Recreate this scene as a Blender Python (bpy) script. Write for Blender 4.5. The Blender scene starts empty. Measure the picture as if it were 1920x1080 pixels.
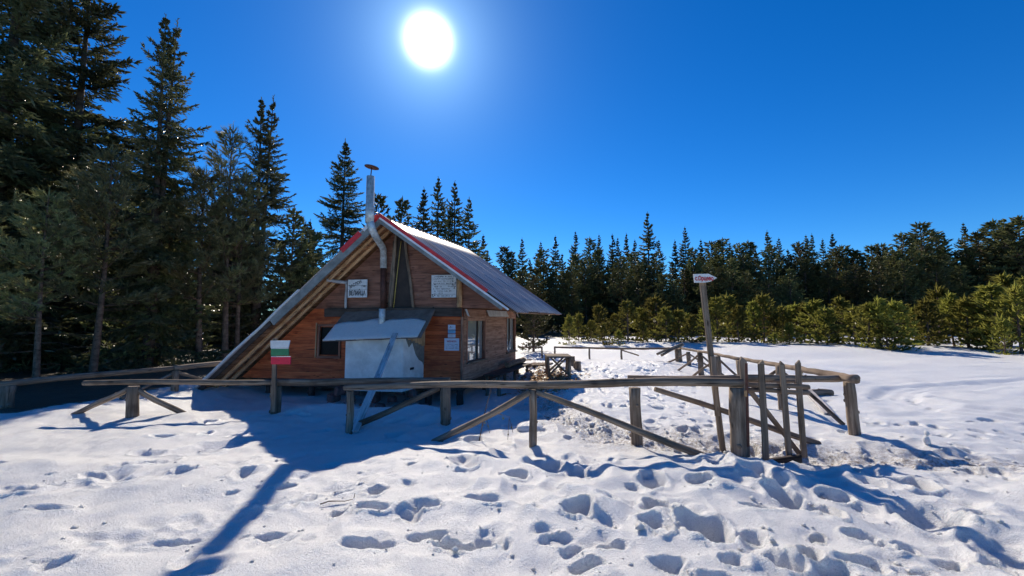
import bpy, math, random
import numpy as np
from mathutils import Vector, Matrix

# ------------------------------------------------------------------ camera, sky, sun, exposure
SC = bpy.context.scene
COL = SC.collection
R = math.radians
F, CAMH, HZ = 740.0, 1.6, 598.0            # focal length in photo pixels, eye height, horizon row
PITCH = math.atan((HZ - 540) / F)

cam = bpy.data.cameras.new('camera')
cam.sensor_width = 36.0
cam.lens = 36.0 * F / 1920.0
cam.clip_start = 0.05
cam.clip_end = 1500
cam_ob = bpy.data.objects.new('camera', cam)
COL.objects.link(cam_ob)
cam_ob.location = (0, 0, CAMH)
cam_ob.rotation_euler = (math.pi / 2 + PITCH, 0, 0)
SC.camera = cam_ob

SUN_EL, SUN_AZ = R(35.9), R(-12.6)         # azimuth from +Y, clockwise positive
SUN = Vector((math.cos(SUN_EL) * math.sin(SUN_AZ), math.cos(SUN_EL) * math.cos(SUN_AZ), math.sin(SUN_EL)))

wd = bpy.data.worlds.new('World')
SC.world = wd
wd.use_nodes = True
nt = wd.node_tree
bg = nt.nodes['Background']
sky = nt.nodes.new('ShaderNodeTexSky')
sky.sky_type = 'NISHITA'
sky.sun_disc = False
sky.sun_elevation = SUN_EL
sky.sun_rotation = SUN_AZ
sky.altitude = 1500
sky.air_density = 1.0
sky.dust_density = 0.25
sky.ozone_density = 3.0
hs = nt.nodes.new('ShaderNodeHueSaturation')
hs.inputs['Saturation'].default_value = 1.38
hs.inputs['Value'].default_value = 1.0
nt.links.new(sky.outputs[0], hs.inputs['Color'])
tint = nt.nodes.new('ShaderNodeMix')
tint.data_type = 'RGBA'
tint.blend_type = 'MULTIPLY'
tint.inputs[0].default_value = 1.0
tint.inputs[7].default_value = (0.40, 0.70, 0.90, 1)
nt.links.new(hs.outputs[0], tint.inputs[6])
# the sun's own glare in the air: round the sun's direction
tc = nt.nodes.new('ShaderNodeTexCoord')
nrm = nt.nodes.new('ShaderNodeVectorMath'); nrm.operation = 'NORMALIZE'
nt.links.new(tc.outputs['Generated'], nrm.inputs[0])
dot = nt.nodes.new('ShaderNodeVectorMath'); dot.operation = 'DOT_PRODUCT'
nt.links.new(nrm.outputs[0], dot.inputs[0])
dot.inputs[1].default_value = SUN
def wmath(op, a, b=None):
    m = nt.nodes.new('ShaderNodeMath'); m.operation = op
    for i, v in enumerate((a, b)):
        if v is None: continue
        if isinstance(v, (int, float)): m.inputs[i].default_value = v
        else: nt.links.new(v, m.inputs[i])
    return m.outputs[0]
ang = wmath('ARCCOSINE', wmath('MINIMUM', dot.outputs['Value'], 0.999999))
core = wmath('MULTIPLY', wmath('EXPONENT', wmath('MULTIPLY', wmath('POWER', wmath('DIVIDE', ang, R(1.75)), 2.0), -1.0)), 60.0)
halo = wmath('MULTIPLY', wmath('EXPONENT', wmath('MULTIPLY', wmath('DIVIDE', ang, R(3.6)), -1.0)), 8.0)
glow = wmath('ADD', core, halo)
gc = nt.nodes.new('ShaderNodeMix'); gc.data_type = 'RGBA'; gc.blend_type = 'ADD'
gc.inputs[0].default_value = 1.0
cmb = nt.nodes.new('ShaderNodeCombineColor')
for i in range(3): nt.links.new(wmath('ADD', wmath('MULTIPLY', core, (1.0, 1.0, 1.0)[i]), wmath('MULTIPLY', halo, (0.55, 0.85, 1.0)[i])), cmb.inputs[i])
nt.links.new(tint.outputs[2], gc.inputs[6])
nt.links.new(cmb.outputs[0], gc.inputs[7])
nt.links.new(gc.outputs[2], bg.inputs['Color'])
bg.inputs['Strength'].default_value = 0.11

sl = bpy.data.lights.new('sun', 'SUN')
sl.energy = 4.3
sl.angle = R(0.53)
sl.color = (1.0, 0.89, 0.73)
so = bpy.data.objects.new('sun', sl)
COL.objects.link(so)
so.rotation_euler = (-SUN).to_track_quat('-Z', 'Y').to_euler()

SC.render.engine = 'CYCLES'
SC.cycles.use_denoising = True
SC.cycles.max_bounces = 8
SC.cycles.diffuse_bounces = 5
SC.cycles.transparent_max_bounces = 16
SC.cycles.sample_clamp_indirect = 6.0
SC.view_settings.view_transform = 'Standard'
SC.view_settings.look = 'None'
SC.view_settings.gamma = 1.0
SC.view_settings.exposure = 0.48

# ------------------------------------------------------------------ measuring: photo pixel -> place
CP, SP = math.cos(PITCH), math.sin(PITCH)
def ray(x, y):
    a0, a1, a2 = x - 960.0, F, 540.0 - y
    return (a0, a1 * CP - a2 * SP, a1 * SP + a2 * CP)
def at(x, y, Y):
    r = ray(x, y); t = Y / r[1]
    return Vector((r[0] * t, Y, CAMH + r[2] * t))
def ground(x, y, z=0.0):
    r = ray(x, y); t = (z - CAMH) / r[2]
    return Vector((r[0] * t, r[1] * t, z))

rng = np.random.default_rng(7)
rnd = random.Random(7)

# ------------------------------------------------------------------ object helpers
def setp(o, label=None, cat=None, group=None, kind=None):
    if label: o['label'] = label
    if cat: o['category'] = cat
    if group: o['group'] = group
    if kind: o['kind'] = kind
    return o
def empty(name, loc, label, cat, group=None):
    o = bpy.data.objects.new(name, None)
    COL.objects.link(o)
    o.location = loc
    o.empty_display_size = 0.2
    return setp(o, label, cat, group)
def mesh_np(name, v, f3=None, f4=None, smooth=False):
    v = np.asarray(v, np.float32)
    me = bpy.data.meshes.new(name)
    n3 = 0 if f3 is None else len(f3)
    n4 = 0 if f4 is None else len(f4)
    me.vertices.add(len(v)); me.vertices.foreach_set('co', v.ravel())
    idx = []
    if n3: idx.append(np.asarray(f3, np.int32).ravel())
    if n4: idx.append(np.asarray(f4, np.int32).ravel())
    idx = np.concatenate(idx)
    me.loops.add(len(idx)); me.loops.foreach_set('vertex_index', idx)
    me.polygons.add(n3 + n4)
    st = np.concatenate([np.arange(n3) * 3, n3 * 3 + np.arange(n4) * 4]).astype(np.int32)
    me.polygons.foreach_set('loop_start', st)
    me.polygons.foreach_set('use_smooth', np.full(n3 + n4, smooth))
    me.update(calc_edges=True)
    return me
def world_loc(o):
    p = Vector((0, 0, 0))
    while o is not None:
        p = p + Vector(o.location) if o.parent is None else p + Vector(o.location)
        o = o.parent
    return p
FRAMES = {}      # object -> world matrix, so that children can be set without a depsgraph update
def wm(o):
    if o.name in FRAMES: return FRAMES[o.name]
    m = Matrix.LocRotScale(o.location, o.rotation_euler, o.scale)
    return m
def link(name, me, mat, parent=None, matrix=None):
    o = bpy.data.objects.new(name, me)
    COL.objects.link(o)
    if mat is not None and len(me.materials) == 0: me.materials.append(mat)
    matrix = matrix or Matrix.Identity(4)
    FRAMES[o.name] = matrix.copy()
    if parent is not None:
        o.parent = parent
        matrix = wm(parent).inverted() @ matrix
    o.matrix_local = matrix
    return o
class MB:
    def __init__(s): s.v = []; s.f = []
    def add(s, vs, fs):
        b = len(s.v); s.v += [tuple(p) for p in vs]; s.f += [tuple(i + b for i in f) for f in fs]
    def box(s, c, d, m=None, j=0.0):
        vs = []
        for sx in (-1, 1):
            for sy in (-1, 1):
                for sz in (-1, 1):
                    p = Vector((sx * d[0] / 2, sy * d[1] / 2, sz * d[2] / 2))
                    if j: p += Vector((rnd.uniform(-j, j), rnd.uniform(-j, j), rnd.uniform(-j, j)))
                    if m is not None: p = m @ p
                    vs.append(p + Vector(c))
        s.add(vs, [(0, 1, 3, 2), (4, 6, 7, 5), (0, 4, 5, 1), (2, 3, 7, 6), (0, 2, 6, 4), (1, 5, 7, 3)])
    def tube(s, pts, rad, n=8, cap=True, jit=0.0):
        pts = [Vector(p) for p in pts]
        rings = []
        ref = None
        for i, p in enumerate(pts):
            d = (pts[min(i + 1, len(pts) - 1)] - pts[max(i - 1, 0)])
            if d.length < 1e-9: d = Vector((0, 0, 1))
            d.normalize()
            if ref is None:
                ref = Vector((0, 0, 1)) if abs(d.z) < 0.9 else Vector((1, 0, 0))
            a = d.cross(ref).normalized(); b = d.cross(a).normalized(); ref = -b if False else ref
            r = rad[i] if isinstance(rad, (list, tuple)) else rad
            ring = []
            for k in range(n):
                t = 2 * math.pi * k / n
                rr = r * (1 + rnd.uniform(-jit, jit))
                ring.append(p + (a * math.cos(t) + b * math.sin(t)) * rr)
            rings.append(ring)
        vs = [q for ring in rings for q in ring]
        fs = []
        for i in range(len(rings) - 1):
            for k in range(n):
                k2 = (k + 1) % n
                fs.append((i * n + k, i * n + k2, (i + 1) * n + k2, (i + 1) * n + k))
        if cap:
            fs.append(tuple(range(n))[::-1]); fs.append(tuple((len(rings) - 1) * n + k for k in range(n)))
        s.add(vs, fs)
    def mesh(s, name, smooth=False):
        me = bpy.data.meshes.new(name)
        me.from_pydata([tuple(p) for p in s.v], [], s.f)
        if smooth: me.polygons.foreach_set('use_smooth', [True] * len(me.polygons))
        me.update()
        return me
    def build(s, name, mat, parent=None, matrix=None, smooth=False):
        return link(name, s.mesh(name, smooth), mat, parent, matrix)
def frame(p0, p1, up=(0, 0, 1)):
    p0, p1 = Vector(p0), Vector(p1)
    x = (p1 - p0).normalized(); u = Vector(up)
    if abs(x.dot(u)) > 0.97: u = Vector((0, 1, 0)) if abs(x.z) > .8 else Vector((0, 0, 1))
    y = u.cross(x).normalized(); z = x.cross(y).normalized()
    m = Matrix((x, y, z)).transposed().to_4x4()
    m.translation = (p0 + p1) / 2
    return m, (p1 - p0).length
def log(name, p0, p1, r0, r1, mat, parent=None, n=10, bow=0.012, jit=0.05, knots=3):
    """a round pole lying along its own X axis, slightly bowed, with knots"""
    m, L = frame(p0, p1)
    k = max(4, int(L / 0.16))
    b = MB(); ph = rnd.uniform(0, 6)
    by, bz = rnd.uniform(-bow, bow) * L, rnd.uniform(-bow, bow) * L
    pts, rad = [], []
    for i in range(k + 1):
        t = i / k
        w = math.sin(math.pi * t)
        pts.append((-L / 2 + L * t, by * w + 0.006 * math.sin(ph + 9 * t), bz * w + 0.006 * math.cos(ph + 7 * t)))
        rad.append((r0 + (r1 - r0) * t) * (1 + rnd.uniform(-jit, jit)))
    pts = [(pts[0][0] - 0.001, pts[0][1], pts[0][2])] + pts + [(pts[-1][0] + 0.001, pts[-1][1], pts[-1][2])]
    rad = [rad[0] * .86] + rad + [rad[-1] * .86]
    b.tube(pts, rad, n, True, 0.035)
    for q in range(knots):
        t = rnd.uniform(.08, .92); a = rnd.uniform(0, 6.28); rr = r0 + (r1 - r0) * t
        c = Vector((-L / 2 + L * t, by * math.sin(math.pi * t), bz * math.sin(math.pi * t)))
        d = Vector((0, math.cos(a), math.sin(a)))
        b.tube([c + d * rr * .6, c + d * rr * 1.14, c + d * rr * 1.2], [rr * .42, rr * .30, rr * .12], 6)
    return b.build(name, mat, parent, m, True)
def beam(name, p0, p1, w, t, mat, parent=None, up=(0, 0, 1), j=0.004, warp=0.006):
    """a sawn board along its own X axis: w across (Z), t thick (Y)"""
    m, L = frame(p0, p1, up)
    k = max(2, int(L / 0.35))
    vs, fs = [], []
    wy, wz = rnd.uniform(-warp, warp) * L, rnd.uniform(-warp, warp) * L
    c = min(w, t) * .12
    prof = [(-t / 2 + c, -w / 2), (t / 2 - c, -w / 2), (t / 2, -w / 2 + c), (t / 2, w / 2 - c), (t / 2 - c, w / 2), (-t / 2 + c, w / 2), (-t / 2, w / 2 - c), (-t / 2, -w / 2 + c)]
    for i in range(k + 1):
        q = i / k; s_ = math.sin(math.pi * q)
        for (y, z) in prof:
            vs.append((-L / 2 + L * q, y + wy * s_ + rnd.uniform(-j, j) * .4, z + wz * s_ + rnd.uniform(-j, j)))
    n = 8
    for i in range(k):
        for a in range(n):
            a2 = (a + 1) % n
            fs.append((i * n + a, (i + 1) * n + a, (i + 1) * n + a2, i * n + a2))
    fs.append(tuple(range(n))); fs.append(tuple(k * n + a for a in range(n))[::-1])
    b = MB(); b.add(vs, fs)
    return b.build(name, mat, parent, m)
def copy_tree(o, loc, rotz, scale):
    c = o.copy(); COL.objects.link(c)
    c.location = loc; c.rotation_euler = (0, 0, rotz); c.scale = scale
    for ch in KIDS[o.name]:
        d = ch.copy(); COL.objects.link(d); d.parent = c
    return c
KIDS = {}

# ------------------------------------------------------------------ materials
def mat_new(name):
    m = bpy.data.materials.new(name); m.use_nodes = True
    return m, m.node_tree, m.node_tree.nodes['Principled BSDF']
def N(nt, kind, **kw):
    n = nt.nodes.new('ShaderNode' + kind)
    for k, v in kw.items():
        if hasattr(n, k): setattr(n, k, v)
        else: n.inputs[k].default_value = v
    return n
def ramp(nt, src, stops):
    r = nt.nodes.new('ShaderNodeValToRGB')
    e = r.color_ramp.elements
    while len(e) < len(stops): e.new(0.5)
    for el, (p, c) in zip(e, stops):
        el.position = p; el.color = (c[0], c[1], c[2], 1)
    nt.links.new(src, r.inputs[0])
    return r.outputs[0]
def mixc(nt, a, b, fac, mode='MIX'):
    m = nt.nodes.new('ShaderNodeMix'); m.data_type = 'RGBA'; m.blend_type = mode
    for sock, v in ((m.inputs[0], fac), (m.inputs[6], a), (m.inputs[7], b)):
        if isinstance(v, (int, float)): sock.default_value = v
        elif isinstance(v, tuple): sock.default_value = (*v, 1) if len(v) == 3 else v
        else: nt.links.new(v, sock)
    return m.outputs[2]
def fmath(nt, op, a, b=0.0):
    m = nt.nodes.new('ShaderNodeMath'); m.operation = op
    for i, v in enumerate((a, b)):
        if isinstance(v, (int, float)): m.inputs[i].default_value = v
        else: nt.links.new(v, m.inputs[i])
    return m.outputs[0]
def wood(name, dark, mid, light, grain=26.0, rough=.75, bump=.5, vary=.35, knots=True, red=None):
    m, t, p = mat_new(name)
    co = N(t, 'TexCoord'); oi = N(t, 'ObjectInfo')
    off = N(t, 'VectorMath', operation='ADD')
    sc = N(t, 'VectorMath', operation='SCALE'); 
    cx = N(t, 'CombineXYZ')
    for i in range(3): t.links.new(fmath(t, 'MULTIPLY', oi.outputs['Random'], (37.0, 91.0, 53.0)[i]), cx.inputs[i])
    t.links.new(co.outputs['Object'], off.inputs[0]); t.links.new(cx.outputs[0], off.inputs[1])
    mp = N(t, 'Mapping'); mp.inputs['Scale'].default_value = (1.6, grain, grain)
    t.links.new(off.outputs[0], mp.inputs[0])
    n1 = N(t, 'TexNoise', Scale=1.0, Detail=6.0, Roughness=.62); t.links.new(mp.outputs[0], n1.inputs['Vector'])
    n2 = N(t, 'TexNoise', Scale=3.0, Detail=4.0); t.links.new(off.outputs[0], n2.inputs['Vector'])
    col = ramp(t, n1.outputs[0], [(.28, dark), (.5, mid), (.74, light)])
    col = mixc(t, col, dark, ramp(t, n2.outputs[0], [(.52, (0, 0, 0)), (.72, (.75, .75, .75))]))
    if red: col = mixc(t, col, red, ramp(t, n2.outputs[0], [(.3, (.6, .6, .6)), (.5, (0, 0, 0))]))
    if knots:
        mk = N(t, 'Mapping'); mk.inputs['Scale'].default_value = (2.2, 7, 7); t.links.new(off.outputs[0], mk.inputs[0])
        vo = N(t, 'TexVoronoi', Scale=1.0); t.links.new(mk.outputs[0], vo.inputs['Vector'])
        col = mixc(t, col, tuple(c * .35 for c in dark), ramp(t, vo.outputs['Distance'], [(.06, (.85, .85, .85)), (.14, (0, 0, 0))]))
    mc = N(t, 'Mapping'); mc.inputs['Scale'].default_value = (1.1, grain * 1.5, grain * 1.5); t.links.new(off.outputs[0], mc.inputs[0])
    n7 = N(t, 'TexNoise', Scale=1.0, Detail=2.0, Roughness=.5); t.links.new(mc.outputs[0], n7.inputs['Vector'])
    col = mixc(t, col, tuple(c_ * .3 for c_ in dark), ramp(t, n7.outputs[0], [(.30, (.9, .9, .9)), (.36, (0, 0, 0))]))
    hv = N(t, 'HueSaturation'); t.links.new(col, hv.inputs['Color'])
    t.links.new(fmath(t, 'ADD', fmath(t, 'MULTIPLY', oi.outputs['Random'], vary), 1 - vary / 2), hv.inputs['Value'])
    t.links.new(hv.outputs[0], p.inputs['Base Color'])
    p.inputs['Roughness'].default_value = rough
    p.inputs['Specular IOR Level'].default_value = .3
    bp = N(t, 'Bump', Strength=bump, Distance=.006); t.links.new(n1.outputs[0], bp.inputs['Height'])
    t.links.new(bp.outputs[0], p.inputs['Normal'])
    return m
def plain(name, col, rough=.6, metal=0.0, var=.25, scale=6.0, bump=.15, spec=.4, dirt=None):
    m, t, p = mat_new(name)
    co = N(t, 'TexCoord')
    n = N(t, 'TexNoise', Scale=scale, Detail=6.0, Roughness=.6); t.links.new(co.outputs['Object'], n.inputs['Vector'])
    a = tuple(c * (1 - var) for c in col); b = tuple(min(1, c * (1 + var)) for c in col)
    c = ramp(t, n.outputs[0], [(.3, a), (.7, b)])
    if dirt:
        n2 = N(t, 'TexNoise', Scale=scale * .6, Detail=8.0, Roughness=.7); t.links.new(co.outputs['Object'], n2.inputs['Vector'])
        c = mixc(t, c, dirt, ramp(t, n2.outputs[0], [(.5, (0, 0, 0)), (.66, (.8, .8, .8))]))
    t.links.new(c, p.inputs['Base Color'])
    p.inputs['Roughness'].default_value = rough; p.inputs['Metallic'].default_value = metal
    p.inputs['Specular IOR Level'].default_value = spec
    bp = N(t, 'Bump', Strength=bump, Distance=.01); t.links.new(n.outputs[0], bp.inputs['Height'])
    t.links.new(bp.outputs[0], p.inputs['Normal'])
    return m
def foliage(name, dark, light, tip, trans=.3):
    m, t, p = mat_new(name)
    co = N(t, 'TexCoord'); oi = N(t, 'ObjectInfo')
    n = N(t, 'TexNoise', Scale=1.6, Detail=5.0, Roughness=.65); t.links.new(co.outputs['Object'], n.inputs['Vector'])
    c = ramp(t, n.outputs[0], [(.3, dark), (.55, light), (.78, tip)])
    hv = N(t, 'HueSaturation'); t.links.new(c, hv.inputs['Color'])
    t.links.new(fmath(t, 'ADD', fmath(t, 'MULTIPLY', oi.outputs['Random'], .7), .65), hv.inputs['Value'])
    t.links.new(fmath(t, 'ADD', fmath(t, 'MULTIPLY', oi.outputs['Random'], .035), .4825), hv.inputs['Hue'])
    t.links.new(hv.outputs[0], p.inputs['Base Color'])
    p.inputs['Roughness'].default_value = .34; p.inputs['Specular IOR Level'].default_value = .7
    tr = N(t, 'BsdfTranslucent'); t.links.new(hv.outputs[0], tr.inputs['Color'])
    mx = N(t, 'MixShader'); mx.inputs[0].default_value = trans
    t.links.new(p.outputs[0], mx.inputs[1]); t.links.new(tr.outputs[0], mx.inputs[2])
    t.links.new(mx.outputs[0], t.nodes['Material Output'].inputs['Surface'])
    return m

M = {}
M['grey'] = wood('weathered_wood', (.075, .052, .036), (.215, .16, .115), (.37, .295, .225), 30, .8)
M['pale'] = wood('pale_weathered_wood', (.26, .23, .22), (.54, .51, .50), (.74, .71, .70), 30, .75)
M['bark'] = wood('bark_pole', (.07, .048, .034), (.20, .145, .105), (.34, .26, .19), 14, .9, .9)
M['rafter'] = wood('rafter_pole', (.28, .14, .06), (.55, .33, .17), (.70, .48, .29), 18, .7)
M['siding_red'] = wood('red_stained_siding', (.22, .036, .012), (.50, .105, .032), (.62, .18, .06), 20, .6, .35, .4)
M['siding_brown'] = wood('brown_siding', (.14, .055, .038), (.28, .12, .075), (.38, .18, .12), 20, .65, .35, .35)
M['siding_side'] = wood('faded_siding', (.17, .08, .05), (.34, .185, .12), (.46, .28, .20), 20, .7, .4, .35)
M['sheath'] = wood('roof_boards', (.16, .07, .035), (.36, .18, .09), (.52, .29, .16), 18, .7, .4, .5)
M['dark'] = wood('dark_beam', (.03, .021, .016), (.065, .047, .038), (.11, .085, .07), 18, .8)
M['fascia'] = plain('grey_fascia', (.20, .21, .205), .7, 0, .35, 5)
M['red'] = plain('red_trim', (.55, .025, .03), .4, 0, .25, 5, .1)
M['white_strip'] = plain('white_trim', (.72, .72, .76), .45, 0, .12, 5, .1)
M['galv'] = plain('galvanised_steel', (.55, .60, .61), .42, .25, .3, 9, .12, dirt=(.30, .26, .22))
M['rust'] = plain('brown_pipe', (.085, .035, .025), .6, .1, .4, 8)
M['plaster'] = plain('grey_plaster', (.74, .72, .68), .9, 0, .18, 3.2, .35, dirt=(.60, .575, .53))
M['mortar'] = plain('raw_mortar', (.20, .19, .165), .95, 0, .3, 9, .6)
M['stone'] = plain('foundation_stone', (.19, .105, .09), .9, 0, .45, 7, .7)
M['tar'] = plain('tar_paper', (.17, .135, .115), .8, 0, .35, 5, .3)
M['paper'] = plain('white_board', (.66, .67, .68), .6, 0, .1, 9, .05, dirt=(.5, .5, .5))
M['notice_lilac'] = plain('lilac_notice', (.60, .63, .74), .5, 0, .06, 9, .02)
M['notice_blue'] = plain('blue_notice', (.19, .44, .68), .5, 0, .1, 9, .02)
M['ink'] = plain('black_ink', (.02, .02, .025), .7, 0, .2, 9, 0)
M['ink_red'] = plain('red_ink', (.48, .02, .03), .6, 0, .2, 9, 0)
M['flag_white'] = plain('flag_white_paint', (.62, .64, .64), .6, 0, .15, 9, .1)
M['flag_green'] = plain('flag_green_paint', (.035, .20, .085), .55, 0, .15, 9, .1)
M['flag_red'] = plain('flag_red_paint', (.72, .012, .05), .5, 0, .12, 9, .1)
M['plastic'] = plain('corrugated_plastic', (.55, .57, .57), .4, 0, .2, 6, .1)
M['rope'] = plain('yellow_cord', (.48, .36, .10), .8, 0, .2, 20)
M['steel_rust'] = plain('rusty_steel', (.12, .05, .035), .7, .4, .4, 14)
M['hatch'] = plain('dark_hatch', (.040, .027, .022), .7, 0, .35, 4, .1)
M['chips'] = wood('wood_chips', (.20, .10, .04), (.42, .25, .12), (.58, .40, .22), 12, .9, .2, .6, False)
M['spruce'] = foliage('spruce_needles', (.052, .064, .030), (.135, .147, .066), (.25, .23, .105), .38)
M['pine'] = foliage('pine_needles', (.085, .096, .042), (.195, .20, .082), (.32, .295, .12), .42)
M['sapling'] = foliage('young_pine_needles', (.14, .14, .035), (.30, .28, .065), (.44, .39, .11), .6)
M['pine_near'] = foliage('near_pine_needles', (.13, .14, .06), (.28, .275, .115), (.42, .385, .165), .42)
M['trunk'] = wood('tree_bark', (.03, .022, .018), (.085, .06, .045), (.15, .11, .085), 9, .95, 1.0, .3, False)
M['trunk_pine'] = wood('pine_bark', (.06, .04, .03), (.16, .105, .075), (.26, .19, .14), 9, .95, 1.0, .3, False)
M['dry'] = plain('dry_leaves', (.16, .17, .06), .7, 0, .5, 12)
m, t, p = mat_new('window_glass')
p.inputs['Base Color'].default_value = (.55, .60, .60, 1); p.inputs['Metallic'].default_value = .6; p.inputs['Roughness'].default_value = .03
p.inputs['Specular IOR Level'].default_value = .9; p.inputs['IOR'].default_value = 1.6
M['glass'] = m
M['glass_dark'] = plain('dark_window', (.008, .009, .010), .35, 0, .3, 5, .02, .1)
# corrugated roof: painted steel, bleached and stained along the fall, sunlit rib lines painted in
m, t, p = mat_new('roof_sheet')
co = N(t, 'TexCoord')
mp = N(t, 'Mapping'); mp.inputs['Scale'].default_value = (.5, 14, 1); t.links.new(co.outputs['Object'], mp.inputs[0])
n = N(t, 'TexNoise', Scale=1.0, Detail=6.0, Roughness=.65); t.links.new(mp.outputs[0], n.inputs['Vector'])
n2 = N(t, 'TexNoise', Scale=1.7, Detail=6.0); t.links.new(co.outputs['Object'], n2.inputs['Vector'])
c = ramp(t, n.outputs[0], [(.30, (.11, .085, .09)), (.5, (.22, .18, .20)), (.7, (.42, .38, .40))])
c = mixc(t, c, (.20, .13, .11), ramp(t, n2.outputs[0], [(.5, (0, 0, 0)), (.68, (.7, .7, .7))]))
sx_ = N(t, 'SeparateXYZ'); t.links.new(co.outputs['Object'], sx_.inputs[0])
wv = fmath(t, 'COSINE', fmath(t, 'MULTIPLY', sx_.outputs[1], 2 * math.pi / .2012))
c = mixc(t, c, mixc(t, (.62, .59, .60), (.40, .34, .35), n2.outputs[0]), ramp(t, fmath(t, 'ADD', fmath(t, 'MULTIPLY', wv, .5), fmath(t, 'MULTIPLY', n.outputs[0], .5)), [(.48, (0, 0, 0)), (.66, (.9, .9, .9))]))  # rib crests coloured pale, imitating the sun catching them
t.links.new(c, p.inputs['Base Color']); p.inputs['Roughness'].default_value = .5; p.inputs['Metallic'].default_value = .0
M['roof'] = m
# snow
def snow_mat(name, ground=True):
    m, t, p = mat_new(name)
    co = N(t, 'TexCoord')
    n1 = N(t, 'TexNoise', Scale=11.0, Detail=5.0, Roughness=.6); t.links.new(co.outputs['Object'], n1.inputs['Vector'])
    n2 = N(t, 'TexNoise', Scale=55.0, Detail=4.0, Roughness=.72); t.links.new(co.outputs['Object'], n2.inputs['Vector'])
    n3 = N(t, 'TexNoise', Scale=190.0, Detail=2.0); t.links.new(co.outputs['Object'], n3.inputs['Vector'])
    c = ramp(t, n1.outputs[0], [(.3, (.85, .855, .86)), (.7, (.93, .93, .925))])
    if ground:
        at_ = N(t, 'Attribute', attribute_name='dirt')
        n4 = N(t, 'TexNoise', Scale=24.0, Detail=7.0, Roughness=.75); t.links.new(co.outputs['Object'], n4.inputs['Vector'])
        d = fmath(t, 'MULTIPLY', at_.outputs['Fac'], ramp(t, n4.outputs[0], [(.42, (0, 0, 0)), (.62, (1, 1, 1))]))
        c = mixc(t, c, (.27, .20, .14), d)
    t.links.new(c, p.inputs['Base Color'])
    n5 = N(t, 'TexNoise', Scale=130.0, Detail=3.0, Roughness=.8); t.links.new(co.outputs['Object'], n5.inputs['Vector'])
    c = mixc(t, c, ramp(t, n5.outputs[0], [(.36, (.78, .79, .80)), (.48, (.97, .97, .97)), (.6, (1, 1, 1))]), 1.0, 'MULTIPLY')
    if ground:
        li = N(t, 'Attribute', attribute_name='litter')
        n6 = N(t, 'TexNoise', Scale=3.0, Detail=7.0, Roughness=.7); t.links.new(co.outputs['Object'], n6.inputs['Vector'])
        lf = ramp(t, fmath(t, 'ADD', li.outputs['Fac'], fmath(t, 'MULTIPLY', n6.outputs[0], 1.0)), [(.86, (0, 0, 0)), (.98, (1, 1, 1))])
        c = mixc(t, c, (.08, .062, .045), lf)
    t.links.new(c, p.inputs['Base Color'])
    p.inputs['Subsurface Weight'].default_value = .55
    p.inputs['Subsurface Radius'].default_value = (.9, 1.0, 1.0)
    p.inputs['Subsurface Scale'].default_value = .05
    p.inputs['Roughness'].default_value = .33
    p.inputs['Specular IOR Level'].default_value = .6
    b1 = N(t, 'Bump', Strength=1.0, Distance=.030); t.links.new(n2.outputs[0], b1.inputs['Height'])
    b2 = N(t, 'Bump', Strength=.9, Distance=.010); t.links.new(n3.outputs[0], b2.inputs['Height'])
    t.links.new(b1.outputs[0], b2.inputs['Normal']); t.links.new(b2.outputs[0], p.inputs['Normal'])
    return m
M['snow'] = snow_mat('snow')
M['snow_roof'] = snow_mat('roof_snow', False)

# ------------------------------------------------------------------ the snow field
def hash2(ix, iy, seed):
    h = (ix.astype(np.int64) * 374761393 + iy.astype(np.int64) * 668265263 + seed * 974711) & 0x7fffffff
    h = (h ^ (h >> 13)) * 1274126177 & 0x7fffffff
    h = h ^ (h >> 16)
    return (h & 0xffff) / 65535.0
def vnoise(x, y, s, seed):
    x = x / s; y = y / s
    ix, iy = np.floor(x), np.floor(y); fx, fy = x - ix, y - iy
    fx = fx * fx * fx * (fx * (fx * 6 - 15) + 10); fy = fy * fy * fy * (fy * (fy * 6 - 15) + 10)
    a = hash2(ix, iy, seed); b = hash2(ix + 1, iy, seed); c = hash2(ix, iy + 1, seed); d = hash2(ix + 1, iy + 1, seed)
    return (a + (b - a) * fx) * (1 - fy) + (c + (d - c) * fx) * fy - 0.5
def sst(a, b, x):
    t = np.clip((x - a) / (b - a), 0, 1); return t * t * (3 - 2 * t)
def cups(x, y, s, seed):
    # sun-cupped snow: distance to the nearest of jittered points, hollow in the middle, sharp crests between
    x = x / s; y = y / s
    ix, iy = np.floor(x), np.floor(y); d = np.full(np.shape(x), 9.0)
    for a in (-1, 0, 1):
        for b in (-1, 0, 1):
            jx = ix + a; jy = iy + b
            px = jx + .15 + .7 * hash2(jx, jy, seed); py = jy + .15 + .7 * hash2(jx, jy, seed + 5)
            d = np.minimum(d, (x - px) ** 2 + (y - py) ** 2)
    return np.minimum(d, .8)
def seg_dist(x, y, pts):
    d = np.full(np.shape(x), 1e9)
    for (x0, y0), (x1, y1) in zip(pts[:-1], pts[1:]):
        dx, dy = x1 - x0, y1 - y0
        t = np.clip(((x - x0) * dx + (y - y0) * dy) / (dx * dx + dy * dy), 0, 1)
        d = np.minimum(d, np.hypot(x - x0 - t * dx, y - y0 - t * dy))
    return d
PATH = [(8.5, 4.0), (5.2, 4.9), (3.6, 5.35), (1.6, 6.0), (0.9, 7.4), (0.7, 9.6), (1.6, 12.5), (3.2, 15.5)]
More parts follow.
